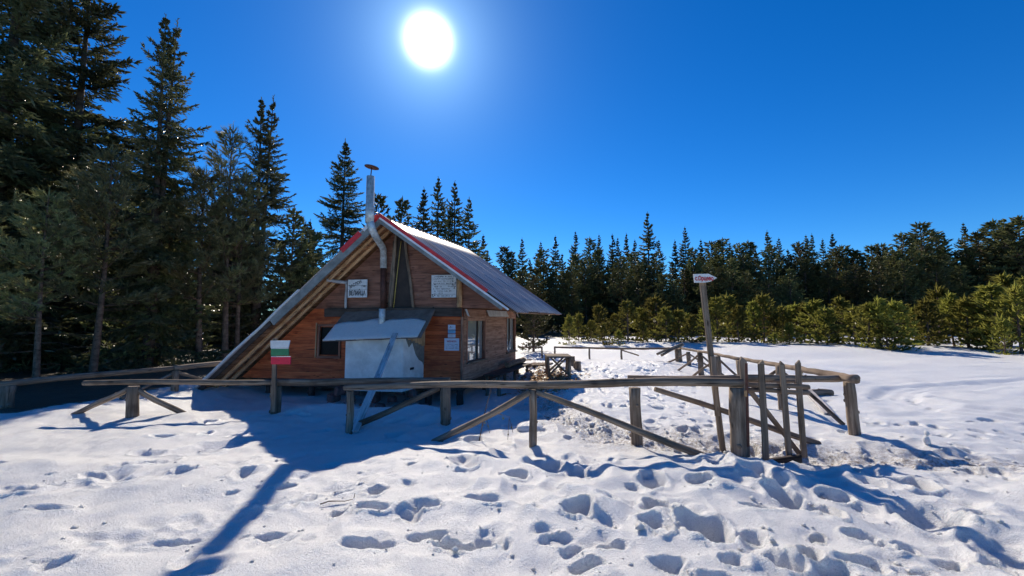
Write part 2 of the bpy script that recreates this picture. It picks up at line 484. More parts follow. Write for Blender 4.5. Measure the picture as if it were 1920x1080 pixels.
def hbase(x, y):
    """the lie of the snow without prints"""
    x = np.asarray(x, float); y = np.asarray(y, float)
    dip = sst(7.6, 9.0, y) * (1 - sst(12.5, 16, y)) * (1 - sst(-.2, 2.0, x)) * sst(-9.5, -6.0, x)
    z = -0.52 * dip - .15 * sst(4.35, 5.2, y) * (1 - sst(17, 30, y))
    z = z + 0.06 * np.exp(-((x - 2.6) / 1.5) ** 2 - ((y - 4.1) / .45) ** 2)          # ploughed bank before the gate
    z = z + 0.09 * np.exp(-((x + 1.2) / 2.4) ** 2 - ((y - 5.2) / .5) ** 2)
    z = z + 0.16 * np.exp(-((x + 3.6) / .8) ** 2 - ((y - 8.0) / .5) ** 2)
    z = z + 0.10 * np.exp(-((x + 1.9) / .7) ** 2 - ((y - 7.8) / .5) ** 2)
    z = z + 0.22 * np.exp(-((x - 1.0) / .5) ** 2 - ((y - 9.0) / 1.6) ** 2) * 0.6
    z = z + 0.30 * sst(-11, -20, x) * sst(6, 14, y) * 0
    far = sst(6, 14, np.hypot(x, y))
    z = z + 0.10 * vnoise(x, y, 2.6, 1) * (1 + far) + 0.07 * vnoise(x, y, 1.1, 2)
    z = z + 0.5 * sst(20, 60, y) * vnoise(x, y, 9, 3)
    z = z - 0.09 * np.exp(-(seg_dist(x, y, PATH) / .55) ** 2)
    return z
def gz(x, y):
    return float(hbase(np.array([x]), np.array([y]))[0])

def axis(parts):
    out = []
    for a, b, d in parts:
        n = max(1, int(round((b - a) / d))); out.append(np.linspace(a, b, n, endpoint=False))
    out.append(np.array([parts[-1][1]])); return np.concatenate(out)
def grow(a, b, d0, d1):
    out = [a]; 
    while out[-1] < b:
        t = (out[-1] - a) / (b - a); out.append(out[-1] + d0 + (d1 - d0) * t)
    return np.array(out)
xr = grow(7.6, 180, .03, 11)
xs = np.concatenate([-xr[::-1], axis([(-7.6, 7.6, .0195)])[1:-1], xr])
ys = np.concatenate([axis([(-12, 0, 1.0), (0, 2.2, .12), (2.2, 6.6, .0175), (6.6, 9.5, .03), (9.5, 15, .055)])[:-1], grow(15, 260, .08, 16)])
X, Y = np.meshgrid(xs, ys)
Z = hbase(X, Y)
# medium lumps where people walked, calm crust on the left and on the far field
lump = sst(-2.6, .2, X) * sst(7.4, 5.6, Y) * sst(9, 5, X)
inside = np.exp(-((X - 1.6) / 2.2) ** 2) * sst(4.6, 5.6, Y) * sst(20, 13, Y)
rough = np.clip(lump + .8 * inside, 0, 1)
Z += rough * (.10 * vnoise(X, Y, .62, 5) + .055 * vnoise(X, Y, .33, 6) + .075 * cups(X + .25 * vnoise(X, Y, .5, 31), Y + .25 * vnoise(X, Y, .5, 32), .34, 21) * (.35 + 1.3 * np.clip(vnoise(X, Y, .9, 33) + .5, 0, 1))) + (.015 + .02 * rough) * vnoise(X, Y, .17, 8)
Z += .012 * vnoise(X, Y * 2.2 + X * .5, .55, 9) + .05 * sst(9, 6, Y) * vnoise(X, Y, .85, 41) + .032 * sst(9, 6, Y) * vnoise(X, Y, .30, 42) + .012 * sst(9, 6, Y) * vnoise(X, Y, .11, 43)
pd = np.exp(-(seg_dist(X, Y, PATH) / .55) ** 2)
Z += pd * (.05 * vnoise(X, Y, .20, 11) + .045 * vnoise(X, Y, .10, 12) + .02 * vnoise(X, Y, .055, 13))
rf = sst(4.5, 6.5, X) * sst(4.5, 6, Y) * sst(20, 12, Y)
Z += rf * (.10 * vnoise(X, Y * 1.4, 1.3, 51) + .05 * vnoise(X, Y * 1.5, .5, 52) + .015 * vnoise(X, Y, .2, 53))
Z += sst(16, 10, Y) * sst(.5, -.5, X) * sst(5.5, 6.5, Y) * (.05 * vnoise(X, Y, .5, 54) + .03 * vnoise(X, Y, .25, 55))
# crumbly tracks on the left
trk = np.exp(-(seg_dist(X, Y, [(-5.8, 3.4), (-3.6, 4.1), (-2.6, 5.2)]) / .22) ** 2) + np.exp(-(seg_dist(X, Y, [(-3.3, 2.7), (-2.2, 3.4), (-1.4, 4.2)]) / .25) ** 2)
Z += trk * (.10 * np.minimum(vnoise(X * .7, Y * 1.3, .17, 14), .05) + .03 * vnoise(X, Y, .07, 15))
# a ski track curving over the field on the right
ski = seg_dist(X, Y, [(22, 12.5), (14, 11.4), (9.9, 10.2), (8.3, 8.7), (8.4, 7.6), (10, 6.4)])
Z += -.05 * np.exp(-((ski - .25) / .12) ** 2) - .05 * np.exp(-((ski + .0) / .10) ** 2) + .03 * np.exp(-((ski - .5) / .15) ** 2)

def dent(cx, cy, a, b, th, depth, flat=.5, rim=.18):
    e = max(a, b) * 1.9
    i0, i1 = np.searchsorted(xs, (cx - e, cx + e)); j0, j1 = np.searchsorted(ys, (cy - e, cy + e))
    if i1 <= i0 or j1 <= j0: return
    x = X[j0:j1, i0:i1] - cx; y = Y[j0:j1, i0:i1] - cy
    c, s = math.cos(th), math.sin(th)
    u = (x * c + y * s) / a; v = (-x * s + y * c) / b
    xx, yy = X[j0:j1, i0:i1], Y[j0:j1, i0:i1]; sd = int(abs(cx) * 1000) % 97
    u = u + .65 * vnoise(xx, yy, a * .9, sd) + .14 * vnoise(xx, yy, a * .4, sd + 3); v = v + .65 * vnoise(xx, yy, a * .9, sd + 1) + .14 * vnoise(xx, yy, a * .4, sd + 4)
    r = np.hypot(u, v) * (1 + .12 * vnoise(xx, yy, .07, sd))
    Z[j0:j1, i0:i1] -= depth * (1 - sst(flat, 1.02, r)) - rim * depth * np.exp(-((r - 1.12) / .16) ** 2) + .05 * depth * vnoise(xx, yy, .05, 77) * (r < 1)
# prints measured in the photograph: x, y, width, height (pixels), depth in metres
PR = [(38, 919, 90, 18, .10), (172, 894, 60, 14, .09), (218, 893, 70, 26, .11), (310, 860, 60, 18, .08), (376, 824, 90, 26, .13), (262, 865, 70, 22, .10),
      (280, 831, 70, 10, .06), (345, 885, 50, 14, .06), (460, 889, 60, 26, .12), (558, 890, 60, 14, .06), (532, 908, 44, 14, .06), (624, 861, 50, 9, .06),
      (575, 932, 50, 26, .08), (634, 916, 60, 14, .07), (705, 918, 50, 24, .13), (690, 956, 86, 20, .13), (634, 958, 40, 14, .08), (795, 947, 60, 22, .12),
      (772, 966, 44, 22, .08), (700, 1020, 110, 24, .08), (806, 1000, 70, 18, .10), (858, 1016, 80, 22, .11), (915, 1010, 60, 22, .08), (330, 1010, 110, 16, .05),
      (160, 1010, 90, 20, .04), (80, 960, 110, 12, .04), (500, 998, 80, 12, .05), (870, 870, 52, 26, .15), (962, 892, 50, 18, .12), (905, 940, 90, 14, .06),
      (1020, 870, 70, 26, .12), (1088, 880, 40, 22, .13), (1112, 858, 70, 24, .10), (1080, 958, 76, 22, .14), (1230, 950, 66, 24, .13), (1226, 982, 54, 34, .17),
      (1326, 990, 84, 62, .19), (1292, 992, 40, 34, .12), (1228, 908, 60, 24, .13), (1222, 901, 40, 22, .10), (1312, 908, 44, 14, .09), (1432, 897, 78, 32, .17),
      (1462, 925, 66, 26, .15), (1516, 872, 110, 24, .12), (1402, 1000, 50, 22, .12), (1376, 1046, 60, 24, .10), (1548, 956, 44, 30, .14), (1560, 925, 54, 22, .11),
      (1416, 951, 70, 14, .08), (1613, 1003, 54, 24, .12), (1532, 1003, 34, 14, .12), (1518, 1040, 50, 24, .14), (1460, 1050, 70, 40, .14), (1708, 905, 56, 34, .15),
      (1745, 968, 92, 62, .20), (1790, 980, 46, 26, .10), (1890, 1040, 84, 66, .22), (1870, 1055, 50, 36, .16), (1828, 880, 60, 24, .13), (1690, 955, 60, 16, .08),
      (1830, 970, 70, 18, .08), (1625, 902, 60, 18, .10), (1780, 1045, 90, 20, .08), (1040, 1010, 70, 24, .07), (1100, 1060, 90, 24, .09), (985, 955, 80, 16, .05),
      (1150, 1020, 70, 20, .07), (1250, 1050, 60, 22, .09), (1340, 1075, 70, 22, .10), (1010, 1075, 60, 18, .06), (1620, 1060, 80, 26, .10), (1700, 1030, 60, 20, .10),
      (1085, 748, 34, 12, .10), (1140, 749, 26, 11, .10), (1117, 770, 38, 13, .11), (1170, 777, 34, 12, .11), (1265, 781, 22, 6, .07), (1305, 790, 20, 8, .08),
      (1075, 778, 26, 9, .08), (1235, 745, 24, 8, .06), (1060, 747, 20, 8, .07), (1330, 760, 20, 8, .07), (700, 815, 70, 14, .10), (800, 775, 60, 20, .12), (745, 820, 60, 14, .09), (590, 770, 60, 9, .05)]
for (px, py, w, h, d) in PR:
    q = ground(px, py)
    a = abs(ground(px + w / 2, py).x - q.x); b = (ground(px, py - h / 2).y - ground(px, py + h / 2).y) / 2
    dent(q.x, q.y, a, min(b, a * 2.0), rnd.uniform(-.25, .25), min(d * .8, .13), rnd.choice((.0, .15, .3, .55)))
def prints(n, x0, x1, y0, y1, s0, s1, d0, d1):
    for i in range(n):
        s = rnd.uniform(s0, s1)
        dent(rnd.uniform(x0, x1), rnd.uniform(y0, y1), s, s * rnd.uniform(.5, .85), rnd.uniform(0, 3.14), rnd.uniform(d0, d1), rnd.uniform(-.1, .45))
prints(60, -1.0, 5.5, 2.3, 4.9, .07, .22, .02, .055)
prints(22, -2.6, 1.2, 2.4, 4.7, .08, .20, .015, .04)
prints(60, 3.0, 9.0, 3.5, 7.0, .07, .15, .03, .08)
prints(70, .4, 4.4, 5.4, 9.5, .08, .17, .04, .10)
prints(120, -.2, 5.5, 9.5, 17, .10, .24, .05, .13)
prints(30, -6, -1, 2.4, 6, .03, .09, .012, .035)
prints(34, -5.5, 0, 5.4, 8, .10, .22, .05, .11)
prints(30, 4.5, 9, 5.5, 9, .08, .17, .04, .09)
for k in range(26):        # a single trail over the far field
    dent(5.5 + k * .62, 19.5 - .045 * k * k * .12 + rnd.uniform(-.1, .1), .17, .14, 0, .12)
for k in range(30):
    dent(4.5 + k * .6, 14.6 + .16 * k + rnd.uniform(-.12, .12), .16, .13, 0, .10)
dirt = np.clip(pd * 1.1 * sst(12.5, 10, Y) + .25 * inside * sst(7.5, 6.2, Y), 0, 1)
dirt = np.maximum(dirt, np.exp(-((X - 1.25) / .8) ** 2 - ((Y - 12.2) / 1.0) ** 2) * .9)
litter = np.maximum(sst(-8.7, -9.6, X) * sst(6.9, 7.9, Y), sst(33, 37, Y))
nx, ny = len(xs), len(ys)
ii = np.arange(nx * ny, dtype=np.int32).reshape(ny, nx)
quads = np.stack([ii[:-1, :-1], ii[:-1, 1:], ii[1:, 1:], ii[1:, :-1]], -1).reshape(-1, 4)
me = mesh_np('snow_ground', np.stack([X, Y, Z], -1).reshape(-1, 3), None, quads, True)
atr = me.attributes.new('dirt', 'FLOAT', 'POINT')
atr.data.foreach_set('value', dirt.astype(np.float32).ravel())
atr = me.attributes.new('litter', 'FLOAT', 'POINT')
atr.data.foreach_set('value', litter.astype(np.float32).ravel())
setp(link('snow_ground', me, M['snow']), 'trampled old snow covering the whole clearing', None, None, 'structure')
print('snow quads', len(quads))
def gzz(x, y):
    i = min(len(xs) - 1, int(np.searchsorted(xs, x))); j = min(len(ys) - 1, int(np.searchsorted(ys, y)))
    return float(Z[j, i])

# crumbs and clods thrown up round the prints and along the path
oc = np.array([(1, 0, 0), (-1, 0, 0), (0, 1, 0), (0, -1, 0), (0, 0, 1), (0, 0, -1)], float)
of = np.array([(0, 2, 4), (2, 1, 4), (1, 3, 4), (3, 0, 4), (2, 0, 5), (1, 2, 5), (3, 1, 5), (0, 3, 5)])
CV, CF = [], []
def crumb(x, y, s):
    z = gzz(x, y) + s * .25
    v = oc * s * rng.uniform(.6, 1.3, (6, 1)) * np.array([1, 1, .75]); a = rng.uniform(0, 6.28); c_, s_ = math.cos(a), math.sin(a)
    CV.append(np.stack([v[:, 0] * c_ - v[:, 1] * s_ + x, v[:, 0] * s_ + v[:, 1] * c_ + y, v[:, 2] + z], -1)); CF.append(of + 6 * len(CF))
for (px, py, w, h, d) in PR:
    q = ground(px, py)
    for k in range(5):
        a = rng.uniform(0, 6.28); r_ = rng.uniform(.12, .34)
        crumb(q.x + math.cos(a) * r_, q.y + math.sin(a) * r_ * .8 - .03, float(rng.exponential(.006)) + .004)
for k in range(1100):
    i = int(rng.integers(len(PATH) - 1)); t_ = rng.uniform(); (x0, y0), (x1, y1) = PATH[i], PATH[i + 1]
    crumb(x0 + (x1 - x0) * t_ + rng.normal(0, .42), y0 + (y1 - y0) * t_ + rng.normal(0, .35), float(rng.exponential(.010)) + .006)
for k in range(120):
    crumb(rng.uniform(-3, 6), rng.uniform(2.6, 5), float(rng.exponential(.006)) + .004)
setp(link('snow_crumbs', mesh_np('snow_crumbs', np.concatenate(CV), np.concatenate(CF), None, True), M['snow_roof']), 'small crumbs of broken snow round the footprints', None, None, 'stuff')

# ------------------------------------------------------------------ the hut
UA, VA = R(8), R(20)
U = Vector((math.cos(UA), -math.sin(UA), 0)); V = Vector((math.sin(VA), math.cos(VA), 0))
AP = at(712, 405, 10.3)
ZR = AP.z                                       # ridge height
O = Vector((AP.x, AP.y, 0))
W, LEN, SR, SL = 0.80, 5.0, 0.705, 0.90          # wall setback, roof length, falls of the two slopes
def P3(u, v, z): return O + U * u + V * v + Vector((0, 0, z))
def _solve(x, y, base, D):
    r = ray(x, y); ox, oy = -base.x, -base.y
    # r*t - D*s = -o
    det = r[0] * (-D.y) + D.x * r[1]
    bx, by = -ox, -oy
    t = (bx * (-D.y) + D.x * by) / det
    s = (r[0] * by - r[1] * bx) / det
    return s, CAMH + t * r[2]
def uz(x, y, v=W): return _solve(x, y, O + V * v, U)
def vz(x, y, u): return _solve(x, y, O + U * u, V)
UR = uz(867, 690)[0]
UE = 3.62                                       # right eave
hut = empty('mountain_hut', P3(-1, 2.5, -.45), 'wooden mountain hut with a steep roof reaching the snow on its left', 'hut')
def roofz(u): return ZR - (SR * u if u > 0 else -SL * u)
def polyplank(name, corners, base, d, thick, mat, parent, lap=.008):
    """board in an upright wall: corners (s, z) in the wall's plane, grain along the wall"""
    cs = sum(c[0] for c in corners) / len(corners); cz = sum(c[1] for c in corners) / len(corners)
    zlo = min(c[1] for c in corners); zhi = max(c[1] for c in corners)
    n = len(corners)
    fr, bk = [], []
    for (s_, z) in corners:
        q = (z - zlo) / max(1e-6, zhi - zlo)
        fr.append((s_ - cs, -thick + lap * q, z - cz)); bk.append((s_ - cs, 0, z - cz))
    b = MB()
    b.add(fr + bk, [tuple(range(n)), tuple(range(2 * n - 1, n - 1, -1))] + [((i + 1) % n, i, n + i, n + (i + 1) % n) for i in range(n)])
    m = Matrix.Rotation(math.atan2(d.y, d.x), 4, 'Z')
    m.translation = base + d * cs + Vector((0, 0, cz))
    return b.build(name, mat, parent, m)
def holder(name):
    o = bpy.data.objects.new(name, None); COL.objects.link(o); o.parent = hut
    o.matrix_local = Matrix.Identity(4); FRAMES[o.name] = wm(hut).copy(); o.empty_display_size = .1
    return o
def siding(part, base, d, z0, z1, pitch, lim, holes, matf, thick=.022):
    z = z0
    while z < z1 - .02:
        zt = min(z + pitch - .002, z1)
        lo0, hi0 = lim(z); lo1, hi1 = lim(zt)
        cuts = sorted([(a, b) for (a, b, c, e) in holes if min(zt, e) - max(z, c) > .45 * (zt - z)])
        segs = []; a = None
        cur = 'L'
        for (ca, cb) in cuts:
            segs.append((cur, ca)); cur = cb
        segs.append((cur, 'R'))
        for (s0, s1) in segs:
            bl = lo0 if s0 == 'L' else s0; tl = lo1 if s0 == 'L' else s0
            br = hi0 if s1 == 'R' else s1; tr = hi1 if s1 == 'R' else s1
            if br - bl < .05: continue
            if tr - tl < .01: tr = tl + .01
            # butt-jointed lengths
            js = [0.0]
            if br - bl > 2.0: js.append(rnd.uniform(.3, .7))
            js.append(1.0)
            for k in range(len(js) - 1):
                g = .002
                polyplank('plank', [(bl + (br - bl) * js[k] + g, z), (bl + (br - bl) * js[k + 1] - g, z), (tl + (tr - tl) * js[k + 1] - g, zt), (tl + (tr - tl) * js[k] + g, zt)],
                          base, d, thick + rnd.uniform(-.002, .003), matf(z), part)
        z += pitch
# front wall: red siding below the tie beam, brown in the gable
ZB = uz(867, 594)[1]; ZB2 = uz(867, 578)[1]; ZF = -.10
wl = uz(602, 612); wr = uz(636, 668)
WIN = (wl[0], wr[0], wr[1], wl[1])
gable = holder('front_wall')
def limL(z): return -(ZR - .20 - z) / SL
siding(gable, O + V * W, U, ZF, ZB2, .098, lambda z: (limL(z), UR), [WIN], lambda z: M['siding_red'])
siding(gable, O + V * W, U, ZB2 + .004, ZR - .28, .092, lambda z: (limL(z), max(limL(z) + .06, (ZR - .16 - z) / SR)), [], lambda z: M['siding_brown'])
# tie beam and corner trim
beam('tie_beam', P3(-2.05, W - .10, (ZB + ZB2) / 2), P3(UR + .02, W - .10, (ZB + ZB2) / 2), ZB2 - ZB, .12, M['dark'], hut)
beam('corner_board', P3(UR + .004, W - .045, -.12), P3(UR + .004, W - .045, ZB), .05, .10, M['siding_side'], hut, U)
# left window
x0, x1, z0, z1 = WIN
wn = MB(); wn.box((0, 0, 0), (x1 - x0, .01, z1 - z0))
mrot = Matrix.Rotation(-UA, 4, 'Z')
def wallm(u, v, z):
    m = mrot.copy(); m.translation = P3(u, v, z); return m
wpane = wn.build('window', M['glass_dark'], hut, wallm((x0 + x1) / 2, W + .03, (z0 + z1) / 2))
setp(wpane, 'small dark window in the red front wall')
for (a, b, w_) in (((x0 - .03, z0 - .05), (x0 - .03, z1 + .05), .07), ((x1 + .03, z0 - .05), (x1 + .03, z1 + .05), .07)):
    beam('frame', P3(a[0], W - .03, a[1]), P3(b[0], W - .03, b[1]), .05, w_, M['siding_brown'], wpane, V)
for zz in (z0 - .03, z1 + .03):
    beam('frame', P3(x0 - .065, W - .035, zz), P3(x1 + .065, W - .035, zz), .07, .055, M['siding_brown'], wpane)
beam('frame', P3(x0 - .10, W - .05, z0 - .04), P3(x0 - .10, W - .05, z1 + .10), .03, .03, M['rafter'], wpane, V)
# right side wall
sidew = holder('side_wall')
W1 = (vz(875, 640, UR)[0], vz(908, 640, UR)[0], vz(905, 672, UR)[1], vz(890, 600, UR)[1])
W2 = (vz(949, 640, UR)[0], vz(965, 640, UR)[0], vz(958, 658, UR)[1], vz(958, 596, UR)[1])
WW = []
for (va, vb, za, zb) in (W1, W2): WW.append((va, vb, za, zb))
siding(sidew, O + U * UR, V, ZF, ZB2 - .01, .098, lambda z: (W + .03, LEN + .05), WW, lambda z: M['siding_side'])
mside = Matrix.Rotation(math.atan2(V.y, V.x), 4, 'Z')
for k, (va, vb, za, zb) in enumerate(WW):
    b = MB(); b.box((0, 0, 0), (vb - va, .01, zb - za))
    mm = mside.copy(); mm.translation = P3(UR - .07, (va + vb) / 2, (za + zb) / 2)
    pn = b.build('window', M['glass'], hut, mm)
    setp(pn, ('large window near the front corner of the side wall', 'narrow window near the back of the side wall')[k])
    for vv in (va - .02, vb + .02):
        beam('frame', P3(UR - .005, vv, za - .05), P3(UR - .005, vv, zb + .05), .08, .07, M['siding_brown'], pn, U)
    beam('sill', P3(UR + .02, va - .08, za - .03), P3(UR + .02, vb + .08, za - .03), .035, .14, M['grey'], pn)
    beam('frame', P3(UR + .004, va - .06, zb + .06), P3(UR + .004, vb + .06, zb + .06), .16, .05, M['siding_side'], pn)
    if k == 0: beam('mullion', P3(UR - .045, va + (vb - va) * .66, za), P3(UR - .045, va + (vb - va) * .66, zb), .05, .05, M['dark'], pn, U)
    if k == 1: beam('mullion', P3(UR - .045, (va + vb) / 2, za), P3(UR - .045, (va + vb) / 2, zb), .04, .05, M['dark'], pn, U)
    if k == 1:
        pp = MB(); pp.box((0, 0, 0), (.05, .05, .36), None, .01)
        pm = Matrix.Rotation(R(12), 4, 'Y'); pm.translation = P3(UR + .03, va + .22, za + .17)
        pp.build('jammed_board', M['paper'], pn, pm)
# toothed plastic strips over the side wall
def strip(v0, v1):
    b = MB(); n_ = max(2, int((v1 - v0) / .045)) 
    for i in range(n_):
        a = v0 + (v1 - v0) * i / n_; c = v0 + (v1 - v0) * (i + 1) / n_
        mdl = (a + c) / 2
        t0, t1, t2 = P3(UR + .03, a, ZB2 - .02), P3(UR + .03, c, ZB2 - .02), P3(UR + .05, mdl, ZB2 - .02)
        q0, q1, q2 = P3(UR + .10, a, ZB2 - .19), P3(UR + .10, c, ZB2 - .19), P3(UR + .13, mdl, ZB2 - .225)
        b.add([t0, t2, t1, q0, q2, q1], [(0, 1, 4, 3), (1, 2, 5, 4)])
    o = b.build('plastic_strip', M['plastic'], hut); md = o.modifiers.new('s', 'SOLIDIFY'); md.thickness = .004
strip(W + .05, W1[0] - .09); strip(W1[1] + .09, W2[0] - .09); strip(W2[1] + .09, LEN + .05)
# back wall, floor and soffit close the hut
b = MB()
bw = [(limL(ZF) + .1, ZF), (UR, ZF), (UR, ZB2), ((ZR - .2 - ZB2) / SR, ZB2), (0, ZR - .25)]
b.add([P3(u, LEN + .05, z) for u, z in bw] + [P3(u, LEN + .09, z) for u, z in bw], [(0, 1, 2, 3, 4), (9, 8, 7, 6, 5)] + [((i + 1) % 5, i, 5 + i, 5 + (i + 1) % 5) for i in range(5)])
b.build('back_wall', M['siding_brown'], hut)
b = MB(); fl = [P3(-4.4, W + .03, ZF - .02), P3(UR - .02, W + .03, ZF - .02), P3(UR - .02, LEN, ZF - .02), P3(-4.4, LEN, ZF - .02)]
b.add(fl + [p_ - Vector((0, 0, .06)) for p_ in fl], [(0, 1, 2, 3), (7, 6, 5, 4)] + [((i + 1) % 4, i, 4 + i, 4 + (i + 1) % 4) for i in range(4)])
b.build('floor', M['dark'], hut)
b = MB(); fl = [P3(UR - .02, W + .04, ZB2 + .01), P3(UE - .25, W + .04, ZB2 + .01), P3(UE - .25, LEN, ZB2 + .01), P3(UR - .02, LEN, ZB2 + .01)]
b.add(fl + [p_ + Vector((0, 0, .03)) for p_ in fl], [(3, 2, 1, 0), (4, 5, 6, 7)] + [(i, (i + 1) % 4, 4 + (i + 1) % 4, 4 + i) for i in range(4)])
b.build('soffit', M['sheath'], hut)
# sill beams, stilts and the foundation stones under the floor
beam('sill_beam', P3(-4.2, W + .10, ZF - .15), P3(UR, W + .10, ZF - .15), .16, .16, M['dark'], hut)
beam('sill_beam', P3(UR - .10, W + .2, ZF - .151), P3(UR - .10, LEN, ZF - .151), .16, .16, M['dark'], hut, U)
for (u, v) in ((UR - .12, W + .12), (.9, W + .14), (-2.6, W + .14), (UR - .12, 2.6), (UR - .12, LEN - .1), (-4.0, W + .2), (.9, 3.0), (-2.4, 3.2)):
    log('stilt', P3(u, v, ZF - .2), P3(u, v, -1.1), .09, .10, M['dark'], hut, 8)
for k in range(16):
    b = MB(); u = -1.5 + .17 * k + rnd.uniform(-.05, .05)
    s_ = rnd.uniform(.09, .14)
    vs = []; 
    b.box((0, 0, 0), (s_ * 2, s_ * 1.6, s_ * 1.5), None, .035)
    mm = Matrix.Rotation(rnd.uniform(0, 3), 4, 'Z'); mm.translation = P3(u, W - .55 + rnd.uniform(-.15, .2), -.70 + .19 * (k % 3))
    o = b.build('foundation_stone', M['stone'], hut, mm); o.modifiers.new('b', 'BEVEL').width = .03
# roof: boards, rafters, corrugated sheets, fascias
def slope_pt(side, s, v, off=0.0):
    """s = horizontal run from the ridge; off = distance out of the roof's plane"""
    f = SR if side > 0 else SL
    nl = math.hypot(1, f)
    return P3(side * s, v, ZR - f * s) + (U * (side * f / nl) + Vector((0, 0, 1 / nl))) * off
RUN = {1: UE, -1: 5.35}
def sheet(side, v0, v1, s0, s1, rows=5):
    nw = max(1, int(round((v1 - v0) / .20))); per = 10
    n_ = nw * per
    vs = np.zeros((rows + 1, n_ + 1, 3)); wob = rnd.uniform(0, 6)
    for r_ in range(rows + 1):
        s = s0 + (s1 - s0) * r_ / rows
        if r_ == rows: s += 0
        for i in range(n_ + 1):
            v = v0 + (v1 - v0) * i / n_
            off = -.02 + .026 * (.5 + .5 * math.cos(2 * math.pi * i / per)) ** 2.2 + .004 * math.sin(wob + s * 3 + v * 2)
            p_ = slope_pt(side, s, v, off + .028)
            vs[r_, i] = p_
    ix = np.arange((rows + 1) * (n_ + 1)).reshape(rows + 1, n_ + 1)
    q = np.stack([ix[:-1, :-1], ix[1:, :-1], ix[1:, 1:], ix[:-1, 1:]], -1).reshape(-1, 4)
    if side < 0: q = q[:, ::-1]
    # object frame: X down the slope, Y along the ridge
    dn = (slope_pt(side, 1, 0) - slope_pt(side, 0, 0)).normalized()
    nn = dn.cross(V).normalized()
    mm = Matrix((dn, nn.cross(dn), nn)).transposed().to_4x4(); mm.translation = slope_pt(side, s0, v0)
    inv = np.array(mm.inverted())
    loc = vs.reshape(-1, 3) @ inv[:3, :3].T + inv[:3, 3]
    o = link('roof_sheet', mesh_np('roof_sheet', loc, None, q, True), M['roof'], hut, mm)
    md = o.modifiers.new('s', 'SOLIDIFY'); md.thickness = .004; md.offset = -1
vb_ = [-.03, .96, 1.98, 3.0, 4.02, 5.0]
for a, b_ in zip(vb_[:-1], vb_[1:]):
    sheet(1, a, b_, .03, UE + rnd.uniform(-.02, .04))
    sheet(-1, a, b_, .03, 2.6); 
    sheet(-1, a, b_, 2.56, 5.35)
# ridge cap of bent metal
b = MB()
for (sd) in (1,):
    pr = [slope_pt(-1, .10, 0, .05), slope_pt(-1, 0.0, 0, .06), slope_pt(1, .07, 0, .05)]
    pr2 = [q + V * 5.04 for q in pr]
    pr = [q - V * .04 for q in pr]
    b.add(pr + pr2, [(0, 1, 4, 3), (1, 2, 5, 4)])
o = b.build('ridge_cap', M['white_strip'], hut); o.modifiers.new('s', 'SOLIDIFY').thickness = .006
for side in (1, -1):
    s = .05
    run = RUN[side] - .12
    while s < run:
        w_ = rnd.uniform(.11, .15)
        f = SR if side > 0 else SL
        c0 = slope_pt(side, s + w_ / 2, .03, -.025); c1 = slope_pt(side, s + w_ / 2, LEN - .03, -.025)
        dn = (slope_pt(side, 1, 0) - slope_pt(side, 0, 0)).normalized()
        beam('roof_board', c0, c1, w_ * math.hypot(1, f) - .012, .022, M['sheath'], hut, dn, .001, .0)
        s += w_
# rafters under both slopes
for v in (.36, .66, 2.2, 3.5, 4.8):
    log('rafter', slope_pt(-1, .08, v, -.085), slope_pt(-1, 5.2, v, -.085), .05, .058, M['rafter'], hut, 10, .002)
    log('rafter', slope_pt(1, .08, v, -.085), slope_pt(1, UE - .3, v, -.085), .05, .055, M['rafter'], hut, 10, .002)
# fascias along the front edge
def ribbon(name, side, s0, s1, o0, o1, v, th, mat, sag=0.0):
    b = MB(); n_ = max(2, int((s1 - s0) / .25)); q = []
    for i in range(n_ + 1):
        s = s0 + (s1 - s0) * i / n_; w_ = rnd.uniform(-sag, sag)
        q.append([slope_pt(side, s, v, o0 + w_), slope_pt(side, s, v, o1 + w_), slope_pt(side, s, v + th, o0 + w_), slope_pt(side, s, v + th, o1 + w_)])
    vs = [p_ for r_ in q for p_ in r_]; fs = []
    for i in range(n_):
        a, c = i * 4, i * 4 + 4
        fs += [(a, a + 1, c + 1, c), (a + 2, c + 2, c + 3, a + 3), (a + 1, a + 3, c + 3, c + 1), (a, c, c + 2, a + 2)]
    fs += [(0, 2, 3, 1), (n_ * 4, n_ * 4 + 1, n_ * 4 + 3, n_ * 4 + 2)]
    b.add(vs, fs); return b.build(name, mat, hut)
ribbon('fascia_board', -1, .02, 3.05, -.20, -.012, -.045, .035, M['fascia'])
ribbon('fascia_board', -1, 3.08, 5.2, -.13, -.012, -.03, .025, M['dark'])
ribbon('fascia_board', 1, .02, UE - .25, -.15, -.012, -.045, .035, M['fascia'])
ribbon('white_trim', 1, .02, UE - .12, -.06, -.012, -.056, .010, M['white_strip'])
ribbon('red_trim', 1, .0, UE - .7, -.010, .075, -.062, .014, M['red'], .002)
ribbon('red_trim', -1, .0, .27, -.07, .07, -.060, .012, M['red'], .002)
ribbon('red_trim', -1, .50, 1.02, -.07, .07, -.060, .012, M['red'], .002)
ribbon('white_trim', -1, .27, .42, -.05, .04, -.060, .012, M['white_strip'])
# snow lying on the foot of the long slope
b = MB(); n_, k_ = 20, 8
vs = []; fs = []
for i in range(n_ + 1):
    q = i / n_; s = 2.2 + 3.3 * q
    th = .012 + .13 * max(0, q - .35) ** 1.3 + .02 * math.sin(q * 15)
    if i == 0: th = .004
    for j in range(k_ + 1):
        v = -.05 + (LEN * .98) * j / k_
        edge = .55 if j in (0, k_) else 1
        vs.append(slope_pt(-1, s, v, .06 + th * edge + rnd.uniform(-.006, .006)))
for i in range(n_):
    for j in range(k_):
        a = i * (k_ + 1) + j
        fs.append((a, a + 1, a + k_ + 2, a + k_ + 1))
b.add(vs, fs)
o = b.build('roof_snow', M['snow_roof'], hut, None, True); md = o.modifiers.new('s', 'SOLIDIFY'); md.thickness = .05; md.offset = -1
